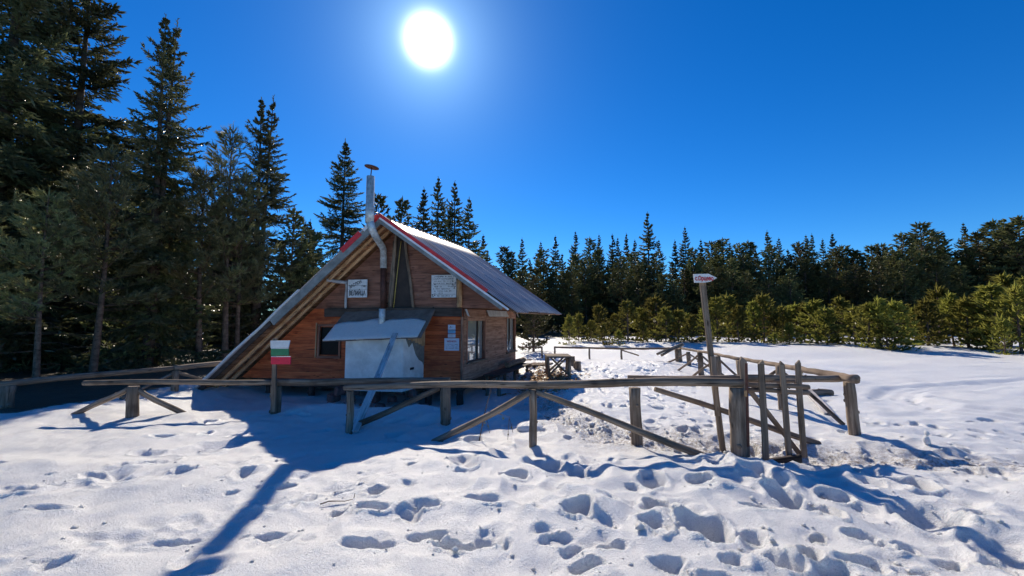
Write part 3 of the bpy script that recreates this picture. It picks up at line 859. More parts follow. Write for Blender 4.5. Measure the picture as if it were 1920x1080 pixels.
# gable: loft hatch between bark poles, cord, posts at the signs
def gp(x, y, v=W): 
    u, z = uz(x, y, v); return P3(u, v, z)
b = MB(); hp = [gp(733, 578, W - .035), gp(777, 578, W - .035), gp(757, 440, W - .035), gp(743, 440, W - .035)]
b.add(hp + [q + V * .03 for q in hp], [(0, 1, 2, 3), (7, 6, 5, 4)] + [((i + 1) % 4, i, 4 + i, 4 + (i + 1) % 4) for i in range(4)])
hatch = b.build('loft_hatch', M['hatch'], hut)
log('jamb_pole', gp(733, 578, W - .07), gp(743, 436, W - .07), .05, .04, M['bark'], hut, 8, .006)
log('jamb_pole', gp(775, 578, W - .07), gp(758, 440, W - .07), .045, .04, M['bark'], hut, 8, .006)
log('jamb_pole', gp(729, 577, W - .06), gp(739, 452, W - .06), .035, .03, M['bark'], hut, 8, .006)
b = MB(); b.tube([gp(738, 578, W - .11), gp(744, 520, W - .10), gp(752, 452, W - .09)], .012, 6); b.build('cord', M['rope'], hut, None, True)
log('gable_post', gp(862, 576, W - .09), gp(861, 522, W - .09), .07, .075, M['rafter'], hut, 10, .004)
log('gable_post', gp(648, 580, W - .09), gp(650, 528, W - .09), .035, .035, M['pale'], hut, 8, .004)
log('cross_pole', gp(612, 525, .30), gp(652, 530, W - .10), .045, .05, M['pale'], hut, 8, .004)

# oven box built against the front wall, with its own lean-to roof
UB = uz(795, 680)[0]
vB = vz(755, 690, UB)[0]
uBl = uz(647, 680, vB)[0]
zt = uz(700, 640, vB)[1] + .06
b = MB()
bx = [P3(uBl, vB, -.22), P3(UB - .02, vB, -.22), P3(UB, vB + .03, -.22), P3(UB, W, -.22), P3(uBl, W, -.22)]
tops = [zt + .02, zt + .02, zt + .03, zt + .55, zt + .55]
bt = [Vector((q.x, q.y, zz)) for q, zz in zip(bx, tops)]
b.add(bx + bt, [(4, 3, 2, 1, 0), (5, 6, 7, 8, 9)] + [(i, (i + 1) % 5, 5 + (i + 1) % 5, 5 + i) for i in range(5)])
oven = b.build('oven_box', M['plaster'], hut)
setp(oven, 'grey plastered oven box standing out from the front wall')
# bare mortar and boarding on the flank of the box, with its torn plaster edge
b = MB()
mz = [(.05, zt + .05), (.22, zt - .22), (.38, zt - .10), (.55, zt - .42), (.72, zt - .58), (.9, zt - .66), (1.0, zt - .78)]
top = [(q[0], zt + .03 + .52 * q[0]) for q in mz]
f_ = lambda q, off: P3(UB + off, vB + .03 + (W - vB - .03) * q[0], q[1])
vs = [f_(q, .012) for q in mz] + [f_(q, .012) for q in top]; n_ = len(mz)
b.add(vs, [(i, i + 1, n_ + i + 1, n_ + i) for i in range(n_ - 1)])
o = b.build('bare_mortar', M['mortar'], hut); o.modifiers.new('s', 'SOLIDIFY').thickness = .012
for k in range(5):
    q = .25 + k * .16
    beam('flank_board', P3(UB + .03, vB + (W - vB) * q, zt - .02 - .05 * k), P3(UB + .03, vB + (W - vB) * q, zt + .03 + .5 * q), .155, .02, M['rafter'], hut, V)
b = MB(); b.box((0, 0, 0), (.16, .02, .06)); mm = mside.copy(); mm.translation = P3(UB + .004, vz(772, 691, UB)[0], vz(772, 691, UB)[1])
b.build('vent_slot', M['ink'], hut, mm)
# lean-to roof
vA = vB - .18
fa = uz(604, 639, vA); fb = uz(789, 632, vA)
ba = uz(655, 583); bb = uz(822, 578)
c4 = [P3(fa[0], vA, fa[1]), P3(fb[0], vA, fb[1]), P3(bb[0], W - .13, bb[1] - .0), P3(ba[0], W - .13, ba[1] - .0)]
def awn(s, t, off): 
    p_ = (c4[0] * (1 - s) + c4[1] * s) * (1 - t) + (c4[3] * (1 - s) + c4[2] * s) * t
    return p_ + Vector((0, 0, off))
b = MB(); g_ = 10
vs = [awn(i / g_, j / g_, .008 * math.sin(i * 1.9 + j) ) for j in range(g_ + 1) for i in range(g_ + 1)]
fs = [(j * (g_ + 1) + i, j * (g_ + 1) + i + 1, (j + 1) * (g_ + 1) + i + 1, (j + 1) * (g_ + 1) + i) for j in range(g_) for i in range(g_)]
b.add(vs, fs); awning = b.build('lean_to_roof', M['tar'], hut); md = awning.modifiers.new('s', 'SOLIDIFY'); md.thickness = .035; md.offset = -1
setp(awning, 'tar paper lean-to roof over the oven, snow on its lower half')
b = MB(); vs = []; fs = []; gi, gj = 28, 10
for j in range(gj + 1):
    for i in range(gi + 1):
        s = i / gi
        tmax = .50 + .16 * math.sin(s * 3.0) - .30 * math.exp(-((s - .50) / .07) ** 2) * 0 - .12 * math.exp(-((s - .52) / .05) ** 2) + .03 * math.sin(s * 17)
        t_ = tmax * j / gj - (.015 if j == 0 else 0)
        th = .022 * (1 - (j / gj) ** 3) * (1 - max(0, (abs(s - .5) - .44) / .06) ** 2) + .004
        if j == 0: th = .02
        vs.append(awn(min(max(s, .006), .97), t_, .012 + th + rnd.uniform(-.003, .003)))
fs = [(j * (gi + 1) + i, j * (gi + 1) + i + 1, (j + 1) * (gi + 1) + i + 1, (j + 1) * (gi + 1) + i) for j in range(gj) for i in range(gi)]
b.add(vs, fs); o = b.build('lean_to_snow', M['snow_roof'], awning, None, True); md = o.modifiers.new('s', 'SOLIDIFY'); md.thickness = .035; md.offset = -1
# short flue of the oven
q = awn(.55, .55, 0)
vq = (q - O).dot(V)
b = MB(); zz0 = q.z - .1
px_ = at(716, 610, q.y)
b.tube([(px_.x, px_.y, px_.z - .15), (px_.x, px_.y, at(716, 579, q.y).z)], .085, 14)
b.build('oven_flue', M['galv'], hut, None, True)
# the tall stove pipe: brown run on the wall, two bends, riser, cap
vp = W - .14
s0, s1, s2 = gp(719, 580, vp), gp(719, 503, vp), gp(719, 470, vp)
vr = -.22
k0, k1, k2 = gp(700, 436, vr), gp(693, 418, vr), gp(695, 331, vr)
b = MB(); b.tube([s0, s1], .082, 14); b.build('brown_flue', M['rust'], hut, None, True)
b = MB(); b.tube([s1 - Vector((0, 0, .0)), s2, s2 + (k0 - s2) * .12 + Vector((0, 0, .05)), s2 + (k0 - s2) * .9, k0 + Vector((-.02, 0, .06)), k1 + Vector((0, 0, .05))], [.092, .092, .092, .092, .098, .105], 14)
b.build('flue_bend', M['galv'], hut, None, True)
b = MB(); b.tube([k1, k1 + (k2 - k1) * .35, k1 + (k2 - k1) * .352, k2], [.112, .112, .105, .105], 16); b.build('flue_riser', M['galv'], hut, None, True)
cap = gp(697, 314, vr)
b = MB(); b.tube([k2 - Vector((0, 0, .02)), cap], .014, 6); b.build('cap_stem', M['rust'], hut, None, True)
b = MB(); tilt = Matrix.Rotation(R(8), 3, 'Y')
n_ = 24; ring = [cap + tilt @ Vector((.185 * math.cos(6.2832 * i / n_), .185 * math.sin(6.2832 * i / n_), 0)) for i in range(n_)]
ring2 = [p_ + Vector((0, 0, .012)) for p_ in ring]; tip = cap + Vector((0, 0, .06))
b.add(ring + ring2 + [tip, cap + Vector((0, 0, .02))], [((i + 1) % n_, i, n_ + i, n_ + (i + 1) % n_) for i in range(n_)] + [(n_ + i, 2 * n_, n_ + (i + 1) % n_)[::-1] for i in range(n_)] + [(i, (i + 1) % n_, 2 * n_ + 1)[::-1] for i in range(n_)])
b.build('flue_cap', M['rust'], hut)

# ------------------------------------------------------------------ lettering
def text_mesh(s, size, depth=.001):
    cu = bpy.data.curves.new('t', 'FONT'); cu.body = s; cu.size = size; cu.extrude = depth; cu.align_x = 'CENTER'; cu.align_y = 'CENTER'; cu.resolution_u = 3; cu.offset = size * .03
    o = bpy.data.objects.new('t', cu); COL.objects.link(o)
    dg = bpy.context.evaluated_depsgraph_get()
    me = bpy.data.meshes.new_from_object(o.evaluated_get(dg))
    bpy.data.objects.remove(o); me.materials.clear(); me.name = 'lettering'
    return me
def text(s, size, m, mat, parent, sx=1.0, name='lettering'):
    me = text_mesh(s, size)
    return link(name, me, mat, parent, m @ Matrix.Diagonal((sx, 1, 1, 1)))
STAND = Matrix(((1, 0, 0, 0), (0, 0, -1, 0), (0, 1, 0, 0), (0, 0, 0, 1)))     # XY text stood up to face -Y
def board(name, label, x0, y0, x1, y1, v, th, mat, cat='sign', mesh=None):
    ua, za = uz(x0, y1, v); ub, zb = uz(x1, y0, v)
    ce = P3((ua + ub) / 2, v, (za + zb) / 2); w_, h_ = ub - ua, zb - za
    b = MB(); 
    n_ = 8; vs = []
    m = mrot.copy(); m.translation = ce
    b.box((0, 0, 0), (w_, th, h_), None, min(.004, w_ * .02))
    o = b.build(name, mat, None, m); setp(o, label, cat)
    return o, m, w_, h_
def onb(m, x, z, th, rot=0): return m @ Matrix.Translation((x, -th / 2 - .004, z)) @ Matrix.Rotation(-rot, 4, 'Y') @ STAND
o, m, w_, h_ = board('name_sign', 'pale plank sign with hand-painted black name on the left of the gable', 652, 524, 689, 558, W - .14, .03, M['paper'])
text('ЗАСЛОН', h_ * .23, onb(m, -w_ * .10, h_ * .23, .03, R(24)), M['ink'], o, .80)
text('ВЕЛИЙЦА', h_ * .36, onb(m, 0, -h_ * .27, .03), M['ink'], o, .56)
text('ГОВО', h_ * .14, onb(m, w_ * .34, h_ * .12, .03), M['ink'], o, .7)
b = MB()
for zz in (h_ * .17, -h_ * .05): b.box((0, -.0165, zz), (w_ * .98, .003, .008))
b.build('plank_joint', M['mortar'], o, m)
o, m, w_, h_ = board('text_sign', 'white board with many handwritten lines on the right of the gable', 809, 515, 856, 558, W - .14, .03, M['paper'])
b = MB()
def scrawl(b, x0, x1, z, h, th, dens=1.0):
    x = x0
    while x < x1:
        if rnd.random() < .14: x += h * .8; continue
        dx = h * rnd.uniform(.35, .7)
        for k in range(rnd.choice((1, 2, 2))):
            a = Vector((x + rnd.uniform(0, dx), 0, z + rnd.uniform(-.5, .0) * h)); c = Vector((x + rnd.uniform(0, dx), 0, z + rnd.uniform(.0, .5) * h))
            d = c - a; L = max(d.length, .004)
            r_ = Matrix.Rotation(-math.atan2(d.z, d.x), 3, 'Y')
            cc = (a + c) / 2; b.box((cc.x, -th / 2 - .003, cc.z), (L, .002, h * .16), r_)
        x += dx * 1.15
for (zf, a, c) in ((.42, -.44, .40), (.32, -.44, .44), (.22, -.44, .36), (.12, -.44, .34), (-.02, -.44, -.08), (-.02, .16, .30), (-.12, -.42, .36), (-.22, -.42, .30), (-.31, -.42, -.06), (-.43, -.26, .36)):
    scrawl(b, w_ * a, w_ * c, h_ * zf, h_ * .075, .03)
b.build('handwriting', M['ink'], o, m)
b = MB()
for zz in (h_ * .055, -h_ * .36): b.box((0, -.0165, zz), (w_ * .97, .003, .007))
for (fx, fz) in ((.36, .08), (.46, .13), (.37, 0), (.45, -.02), (.43, -.09), (-.36, .07), (-.36, -.40), (-.45, -.39), (-.43, -.46)): b.box((w_ * fx, -.017, h_ * fz), (.03, .003, .028), Matrix.Rotation(rnd.uniform(0, 3), 3, 'Y'))
b.build('painted_marks', M['ink'], o, m)
for (nm, lb, y0, y1, mt) in (('small_notice', 'small white notice with a dark mark, topmost on the front wall corner', 609, 618, 'notice_lilac'), ('small_notice', 'small light blue notice between two white ones on the front wall', 619.3, 625, 'notice_blue'), ('small_notice', 'small pale notice just above the red-headed notice', 626.5, 632.6, 'notice_lilac')):
    o, m, w_, h_ = board(nm, lb, 840, y0, 854, y1, W - .035, .012, M[mt], 'notice'); o['group'] = 'small notices on the front wall'
    b = MB()
    if y0 == 609:
        b.box((-w_ * .05, -.009, h_ * .02), (w_ * .3, .002, h_ * .06), Matrix.Rotation(.15, 3, 'Y')); b.box((-w_ * .2, -.009, h_ * .02), (w_ * .05, .002, h_ * .5), Matrix.Rotation(.2, 3, 'Y'))
    else:
        for k in range(3): b.box((-w_ * .1, -.009, h_ * (.25 - .25 * k)), (w_ * .6, .002, h_ * .05))
    b.build('print', M['ink'] if y0 == 609 else M['fascia'], o, m)
o, m, w_, h_ = board('warning_notice', 'white notice with red heading near the hut corner', 833, 634.5, 861, 657, W - .035, .012, M['notice_lilac'], 'notice')
text('ПАЗЕТЕ ЧИСТОТА', h_ * .18, onb(m, 0, h_ * .24, .012), M['ink_red'], o, .50)
b = MB()
for k in range(4): scrawl(b, -w_ * .38, w_ * .40, h_ * (-.0 - .105 * k), h_ * .07, .012)
b.build('print', M['ink'], o, m)

# ------------------------------------------------------------------ things round the hut
# plank leaning from the snow up to the lean-to
pb = ground(668, 801, -.15); pt_ = awn(.74, .0, .07); d_ = (pt_ - pb)
o = beam('leaning_plank', pb - d_ * .03, pb + d_ * 1.03, .125, .04, M['pale'], None, Vector((1, .2, 0)), .006)
setp(o, 'pale weathered plank leaning from the snow up to the oven roof', 'plank')
# bench along the side wall with a log on it
bc = empty('wall_bench', P3(UR + .55, 3.2, -.45), 'dark plank bench standing along the side wall of the hut', 'bench')
for k in range(3): beam('seat_plank', P3(UR + .30 + .17 * k, 1.6, -.02 - .004 * k), P3(UR + .30 + .17 * k, 4.7, -.0), .04, .16, M['dark'], bc)
for v in (1.8, 3.2, 4.5):
    for du in (.28, .62): log('leg', P3(UR + du, v, -.05), P3(UR + du, v, -.9), .05, .05, M['bark'], bc, 8)
o = log('firewood_log', P3(UR + .36, 3.2, .10), P3(UR + .36, 4.9, .115), .085, .10, M['bark'], None, 10)
setp(o, 'bark-covered log lying on the bench by the side wall', 'log')
st = empty('timber_step', P3(UR + 1.0, LEN + .5, -.45), 'low timber step at the back corner of the hut', 'step')
for k in range(5): beam('slat', P3(UR + .45 + .16 * k, LEN + .1, -.12 + .006 * k), P3(UR + .45 + .16 * k, LEN + 1.1, -.12), .04, .12, M['bark'], st)
for k in (0, 1): beam('bearer', P3(UR + .4, LEN + .25 + .6 * k, -.22), P3(UR + 1.15, LEN + .25 + .6 * k, -.22), .12, .09, M['dark'], st)
# wood chips by the hut
vsn = []; fsn = []
for k in range(900):
    a = rnd.gauss(1.15, .45); c_ = rnd.gauss(12.6, .8); z_ = gzz(a, c_) + rnd.uniform(.005, .04)
    L = rnd.uniform(.03, .09); th = rnd.uniform(0, 6.28); tl = rnd.uniform(-.03, .03); w_ = L * .35
    e1 = Vector((math.cos(th) * L, math.sin(th) * L, tl)); e2 = Vector((-math.sin(th) * w_, math.cos(th) * w_, rnd.uniform(-.02, .02)))
    i = len(vsn); pz = Vector((a, c_, z_)); up = Vector((0, 0, .012))
    vsn += [pz - e1 - e2, pz + e1 - e2, pz + e1 + e2, pz - e1 + e2, pz + up]
    fsn += [(i, i + 1, i + 4), (i + 1, i + 2, i + 4), (i + 2, i + 3, i + 4), (i + 3, i, i + 4)]
b = MB(); b.add(vsn, fsn); setp(b.build('wood_chips', M['chips']), 'orange wood chips scattered on the snow behind the hut corner', None, None, 'stuff')
# picnic table with stump seats
tb0 = ground(1046, 701, -.22); tb0.z = gz(tb0.x, tb0.y)
tz = at(1046, 667, tb0.y).z
tab = empty('picnic_table', tb0, 'rough wooden table with crossed legs on the trampled snow', 'table')
hw, hd = .40, .34
for k in range(5): beam('table_top_plank', tb0 + Vector((-hw, -hd + .2 * k, tz - tb0.z)), tb0 + Vector((hw, -hd + .2 * k, tz - tb0.z)), .05, .19, M['grey'], tab)
for sx in (-1, 1):
    for sy in (-1, 1):
        log('leg', tb0 + Vector((sx * hw * .82, sy * hd * .8, -.1)), tb0 + Vector((sx * hw * .9, sy * hd * .8, tz - tb0.z - .03)), .055, .05, M['bark'], tab, 8)
for sy in (-1, 1):
    log('brace', tb0 + Vector((-hw * .8, sy * hd * .8, .05)), tb0 + Vector((hw * .6, sy * hd * .8, tz - tb0.z - .06)), .035, .03, M['bark'], tab, 7)
    log('brace', tb0 + Vector((hw * .8, sy * hd * .8, .05)), tb0 + Vector((-hw * .6, sy * hd * .8 + .04, tz - tb0.z - .06)), .035, .03, M['bark'], tab, 7)
for k, (px, py, lb) in enumerate(((1072, 688, 'taller round stump seat right beside the picnic table'), (1083, 693, 'shorter round stump seat farther from the picnic table'))):
    q = ground(px, py, -.2); q.z = gz(q.x, q.y)
    o = log('stump_seat', q - Vector((0, 0, .1)), q + Vector((0, 0, .34 - .06 * k)), .13, .12, M['bark'], None, 10, .001); setp(o, lb, 'stump', 'stump seats by the table')

# ------------------------------------------------------------------ fences
ZG = -.15                                      # snow level along the fences
def G(px, py):
    q = ground(px, py, ZG); return Vector((q.x, q.y, ZG))
def post(parent, base, ztop, r, mat=None, n=10, lean=(0, 0), name='post'):
    return log(name, Vector((base.x, base.y, -.45)), Vector((base.x + lean[0], base.y + lean[1], ztop)), r * 1.05, r, mat or M['grey'], parent, n, .004)
def zat(px, py, Y): return at(px, py, Y)
# receding fence on the left
A = G(8, 768); B = Vector((-8.75, 10.4, 0))
fl_ = empty('rail_fence', A, 'dark rail fence running back along the forest edge on the left', 'fence')
post(fl_, A, zat(20, 723, A.y).z, .125); post(fl_, B, zat(325, 695, B.y).z, .08)
r0 = zat(14, 721, A.y); r1 = zat(325, 691, B.y); r2 = r1 + (r1 - r0) * .9
log('rail', r0 - (r1 - r0) * .04, r1 + (r1 - r0) * .02, .066, .06, M['grey'], fl_); log('rail', r1 + Vector((0, 0, .0)), r2 + Vector((.2, 0, .05)), .07, .06, M['grey'], fl_)
log('brace', r1 + Vector((0, .05, -.1)), Vector((B.x - .1, B.y - 1.3, -.2)), .045, .04, M['grey'], fl_, 8); log('brace', r1 + Vector((0, .05, -.1)), Vector((B.x + .05, B.y + 1.4, -.3)), .045, .04, M['grey'], fl_, 8)
post(fl_, Vector((r2.x + .1, r2.y - .3, 0)), r2.z, .07)
# front fence, left run
p1, p2, p3 = G(247, 785), G(516, 777), G(835, 797)
ff = empty('rail_fence', p1, 'long grey rail fence in front of the hut, left stretch', 'fence')
for (q, px, ty, rr) in ((p1, 247, 724, .085), (p2, 516, 722, .085), (p3, 835, 721, .085)): post(ff, q, zat(px, ty, q.y).z, rr)
log('rail', zat(158, 718, p1.y + .1), zat(512, 717.5, p2.y), .045, .05, M['grey'], ff)
log('rail', zat(512, 716.5, p2.y - .02), zat(843, 714, p3.y), .058, .062, M['grey'], ff)
for (q, a, b_, e) in ((p1, (240, 730), (130, 777), 0), (p1, (254, 729), (350, 774), 0), (p3, (825, 727), (655, 797), 0)):
    s = zat(a[0], a[1], q.y); g2 = G(*b_); log('brace', s, g2 + Vector((0, 0, -.04)), .045, .05, M['bark'] if q is p3 else M['grey'], ff, 8)
# front fence, middle run
m1, m2, m3 = G(655, 804), G(1000, 846), G(1386, 864)
fm = empty('rail_fence', m2, 'nearest grey rail fence, its long rail ending at the thick gate post', 'fence')
for (q, px, ty, rr) in ((m1, 655, 733, .055), (m2, 999, 732, .052), (m3, 1386, 727, .085)): post(fm, q, zat(px, ty, q.y).z, rr)
log('rail', zat(646, 727, m1.y), zat(1012, 721, m2.y), .045, .052, M['grey'], fm)
log('rail', zat(1008, 721.5, m2.y - .01), zat(1392, 717, m3.y), .052, .056, M['grey'], fm)
log('brace', zat(994, 735, m2.y - .02), G(812, 826) + Vector((0, 0, -.03)), .042, .046, M['grey'], fm, 8)
log('brace', zat(1006, 735, m2.y - .02), G(1372, 872) + Vector((0, 0, -.02)), .036, .048, M['grey'], fm, 8)
# inner fence on the right with the corner post
n1, n2 = G(1195, 836), G(1604, 812)
fi = empty('rail_fence', n1, 'inner rail fence between two thick round posts on the right', 'fence')
post(fi, n1, zat(1192, 727, n1.y).z, .078, None, 12, (-.02, 0)); post(fi, n2, zat(1597, 716, n2.y).z, .075, None, 12, (-.05, 0))
beam('rail', zat(1177, 709, n1.y), zat(1395, 708.5, 5.35), .075, .06, M['grey'], fi); log('rail', zat(1390, 709, 5.34), zat(1607, 709, n2.y), .046, .052, M['grey'], fi)
log('rail', zat(1180, 717, n1.y + .02), zat(1500, 715.5, 5.5), .028, .028, M['bark'], fi, 8)
log('brace', zat(1228, 729, n1.y + .02), G(1535, 826) + Vector((0, 0, -.05)), .034, .045, M['bark'], fi, 8)
# gate
g0 = G(1400, 862)
gt = empty('picket_gate', g0, 'narrow wooden picket gate with a diagonal brace beside the gate post', 'gate')
gx = [(1399, 862, 1393, 676, .085), (1436, 867, 1427, 682, .075), (1480, 856, 1466, 684, .072), (1508, 849, 1496, 682, .070)]
for k, (bx_, by_, tx, ty, w_) in enumerate(gx):
    q = G(bx_, by_); tp = zat(tx, ty, q.y)
    o = beam('picket', q + Vector((0, 0, -.06)), tp, w_, .025, M['grey'], gt, (1, 0, 0))
    b = MB(); hw_ = w_ / 2
    dx_ = hw_ * (.5 if k % 2 else -.5)
    b.add([tp + Vector((-hw_, -.0125, -.003)), tp + Vector((hw_, -.0125, -.003)), tp + Vector((dx_, -.0125, .05)), tp + Vector((-hw_, .0125, -.003)), tp + Vector((hw_, .0125, -.003)), tp + Vector((dx_, .0125, .05))], [(0, 1, 2), (5, 4, 3), (0, 3, 4, 1), (1, 4, 5, 2), (2, 5, 3, 0)])
    b.build('picket_tip', M['grey'], gt)
ya, yb = G(1399, 862).y + .05, G(1508, 849).y + .05
log('gate_rail', zat(1394, 721, ya), zat(1515, 726, yb), .032, .034, M['bark'], gt, 8); log('gate_rail', zat(1396, 730, ya + .02), zat(1516, 736, yb + .03), .03, .032, M['bark'], gt, 8)
beam('gate_brace', zat(1405, 731, ya + .05), zat(1500, 852, yb + .05), .06, .025, M['bark'], gt, (1, 0, 0))
beam('hinge_bar', zat(1394, 680, m3.y - .03) + Vector((.0, -.06, 0)), Vector((m3.x + .06, m3.y - .1, .05)), .03, .012, M['steel_rust'], gt, (1, 0, 0), .001)
b = MB(); b.box((0, 0, 0), (.03, .012, .075)); b.build('latch', M['chips'], gt, Matrix.Translation(zat(1398, 738, m3.y - .12)))
beam('threshold_board', G(1400, 872) + Vector((0, 0, -.02)), G(1500, 858) + Vector((0, 0, -.01)), .10, .05, M['dark'], gt)
# receding fence on the right
fr_ = empty('pole_fence', n2, 'crooked bark pole fence running back from the right corner post', 'fence')
RP = [(1604, 711, 5.72), (1560, 703, 6.3), (1500, 692, 7.1), (1440, 681, 8.2), (1390, 673, 9.7), (1347, 665, 11.3), (1314, 659, 13.3), (1275, 653, 16.2)]
q = [zat(*r_) for r_ in RP]
def pole(pts, r0_, r1_, parent):
    b = MB(); pts2 = []
    for a, c in zip(pts[:-1], pts[1:]):
        for k in range(4): pts2.append(a + (c - a) * k / 4 + Vector((0, 0, rnd.uniform(-.008, .008))))
    pts2.append(pts[-1]); n_ = len(pts2)
    m_, L_ = frame(pts[0], pts[-1]); inv = m_.inverted()
    b.tube([inv @ p_ for p_ in pts2], [r0_ + (r1_ - r0_) * i / n_ + rnd.uniform(-.004, .004) for i in range(n_)], 9, True, .06)
    return b.build('rail', M['bark'], parent, m_, True)
pole(q[:5], .062, .04, fr_); pole([q[4] + Vector((0, 0, -.02))] + q[5:], .045, .04, fr_)
RB = [(1461, 748, 1461, 686, .07, 7.75), (1391, 722, 1389, 676, .115, 9.7), (1348, 706, 1345, 668, .085, 11.3), (1315, 690, 1312, 660, .09, 13.3), (1292, 679, 1290, 660, .08, 15.0), (1273, 673, 1271, 654, .14, 16.2)]
PB = []
for (bx_, by_, tx, ty, rr, yy) in RB:
    tp = zat(tx, ty, yy); z0_ = gz(tp.x, yy)
    log('post', Vector((tp.x + .03, yy, z0_ - .2)), tp, rr, rr * .95, M['grey'], fr_, 9, .004); PB.append((tp, z0_))
for i in (0, 2, 3, 4):
    tp, z0_ = PB[i]
    for sg in (-1, 1):
        log('brace', tp + Vector((0, 0, -.06)), Vector((tp.x - sg * .45, tp.y + sg * .9, z0_ - .03)), .03, .035, M['bark'], fr_, 7)
# back fence
fb_ = empty('pole_fence', Vector((3, 17.5, 0)), 'thin pole fence along the far back of the yard', 'fence')
BP = [(975, 651, 19), (1016, 651, 18.6), (1040, 651, 18.5), (1105, 652.5, 17.8), (1165, 653.5, 17.2), (1220, 653.5, 16.8), (1272, 653, 16.4)]
q = [zat(*r_) for r_ in BP]
pole(q[:2], .035, .035, fb_); pole(q[2:], .04, .05, fb_)
for i, h_ in ((1, .55), (2, .35), (3, .6), (4, .35)):
    log('post', q[i] - Vector((0, 0, h_ + .35)), q[i] + Vector((0, 0, .02)), .045, .04, M['grey'], fb_, 8)
log('brace', q[4] - Vector((0, .0, .05)), q[4] + Vector((.75, 0, -.3)), .03, .03, M['grey'], fb_, 7)
for k in range(2):
    s = zat(1232 + 8 * k, 664 + 2 * k, 15.6); e = zat(1279 + 3 * k, 645 + k, 16.1)
    setp(log('fallen_pole', s, e, .05, .045, M['grey'], None, 8), ('upper of two poles propped on the far corner fence post', 'lower of two poles propped on the far corner fence post')[k], 'pole', 'poles propped on the far corner')
q = zat(970, 667, 15.5); setp(log('fallen_pole', Vector((q.x, q.y, gz(q.x, q.y) + .12)), Vector((q.x + .55, q.y, gz(q.x, q.y) + .12)), .03, .03, M['grey'], None, 7), 'short pole lying on the snow left of the picnic table', 'pole')
# broken timber lying behind the corner post
s = G(1512, 742); e = G(1556, 780)
setp(beam('broken_plank', s + Vector((0, 0, .16)), e + Vector((0, 0, .03)), .05, .16, M['pale'], None), 'splintered plank lying on the snow behind the gate', 'plank')
s = G(1524, 745); setp(log('broken_log', s + Vector((0, .1, .10)), s + Vector((.5, .1, .08)), .07, .08, M['bark'], None, 9), 'short dark log piece beside the splintered plank', 'log')
s = G(1455, 748); setp(log('tree_stump', s + Vector((.35, .3, -.1)), s + Vector((.35, .3, .2)), .11, .1, M['dark'], None, 9), 'low dark stump behind the gate pickets', 'stump')

# ------------------------------------------------------------------ signs on posts
sp = G(1356, 831)
sg = empty('arrow_signpost', sp, 'tall leaning signpost with white arrow board and red lettering', 'signpost')
top = zat(1317, 528, sp.y + .05)
beam('post', sp + Vector((0, 0, -.2)), top, .075, .05, M['grey'], sg, (1, 0, 0))
beam('splint', zat(1346, 780, sp.y - .04), zat(1337, 668, sp.y - .04), .07, .03, M['grey'], sg, (1, 0, 0))
yS = sp.y - .01
pts = [(1300, 514), (1328, 513.5), (1343.5, 521), (1332, 528), (1320, 530), (1302, 530)]
w3 = [zat(a, c, yS) for a, c in pts]; ce = sum(w3, Vector()) / 6
b = MB(); lv = [p_ - ce for p_ in w3]
b.add([v + Vector((0, -.012, 0)) for v in lv] + [v + Vector((0, .012, 0)) for v in lv], [tuple(range(6))[::-1], tuple(range(6, 12))] + [(i, (i + 1) % 6, 6 + (i + 1) % 6, 6 + i) for i in range(6)])
ab = b.build('arrow_board', M['paper'], sg, Matrix.Translation(ce)); setp(ab, 'white arrow board pointing right, red hand lettering')
tm = Matrix.Translation(zat(1320.5, 522.3, yS - .016)) @ STAND
text('с.Орцево', .088, tm, M['ink_red'], ab, .68)
# trail marker in white, green and red
fp = p2 + Vector((-.01, -.16, 0))
tmk = empty('trail_marker', fp, 'trail marker post with white, green and red boards in front of the hut', 'signpost')
yF = fp.y
beam('post', zat(513.5, 772, yF), zat(516, 634, yF), .075, .035, M['grey'], tmk, (1, 0, 0))
for (nm, pts, mt) in (('white_board', [(507.5, 638.5), (544, 638.5), (541, 652), (508, 652.5)], 'flag_white'), ('green_board', [(508.5, 653.5), (541.5, 653.5), (541.5, 666.5), (508.5, 667)], 'flag_green'), ('red_board', [(508.5, 669), (545.5, 669), (545, 683), (508.5, 683)], 'flag_red')):
    w3 = [zat(a, c, yF - .035) for a, c in pts]; ce = sum(w3, Vector()) / 4; b = MB(); lv = [p_ - ce for p_ in w3]
    b.add([v + Vector((0, -.011, 0)) for v in lv] + [v + Vector((0, .011, 0)) for v in lv], [(3, 2, 1, 0), (4, 5, 6, 7)] + [(i, (i + 1) % 4, 4 + (i + 1) % 4, 4 + i) for i in range(4)])
    o = b.build(nm, M[mt], tmk, Matrix.Translation(ce))
    if nm != 'white_board':
        b = MB(); b.box((0, 0, 0), ((w3[1] - w3[0]).length * .97, .023, .010)); b.build('pale_edge', M['flag_white'], o, Matrix.Translation((w3[0] + w3[1]) / 2 + Vector((0, -.002, .003))))

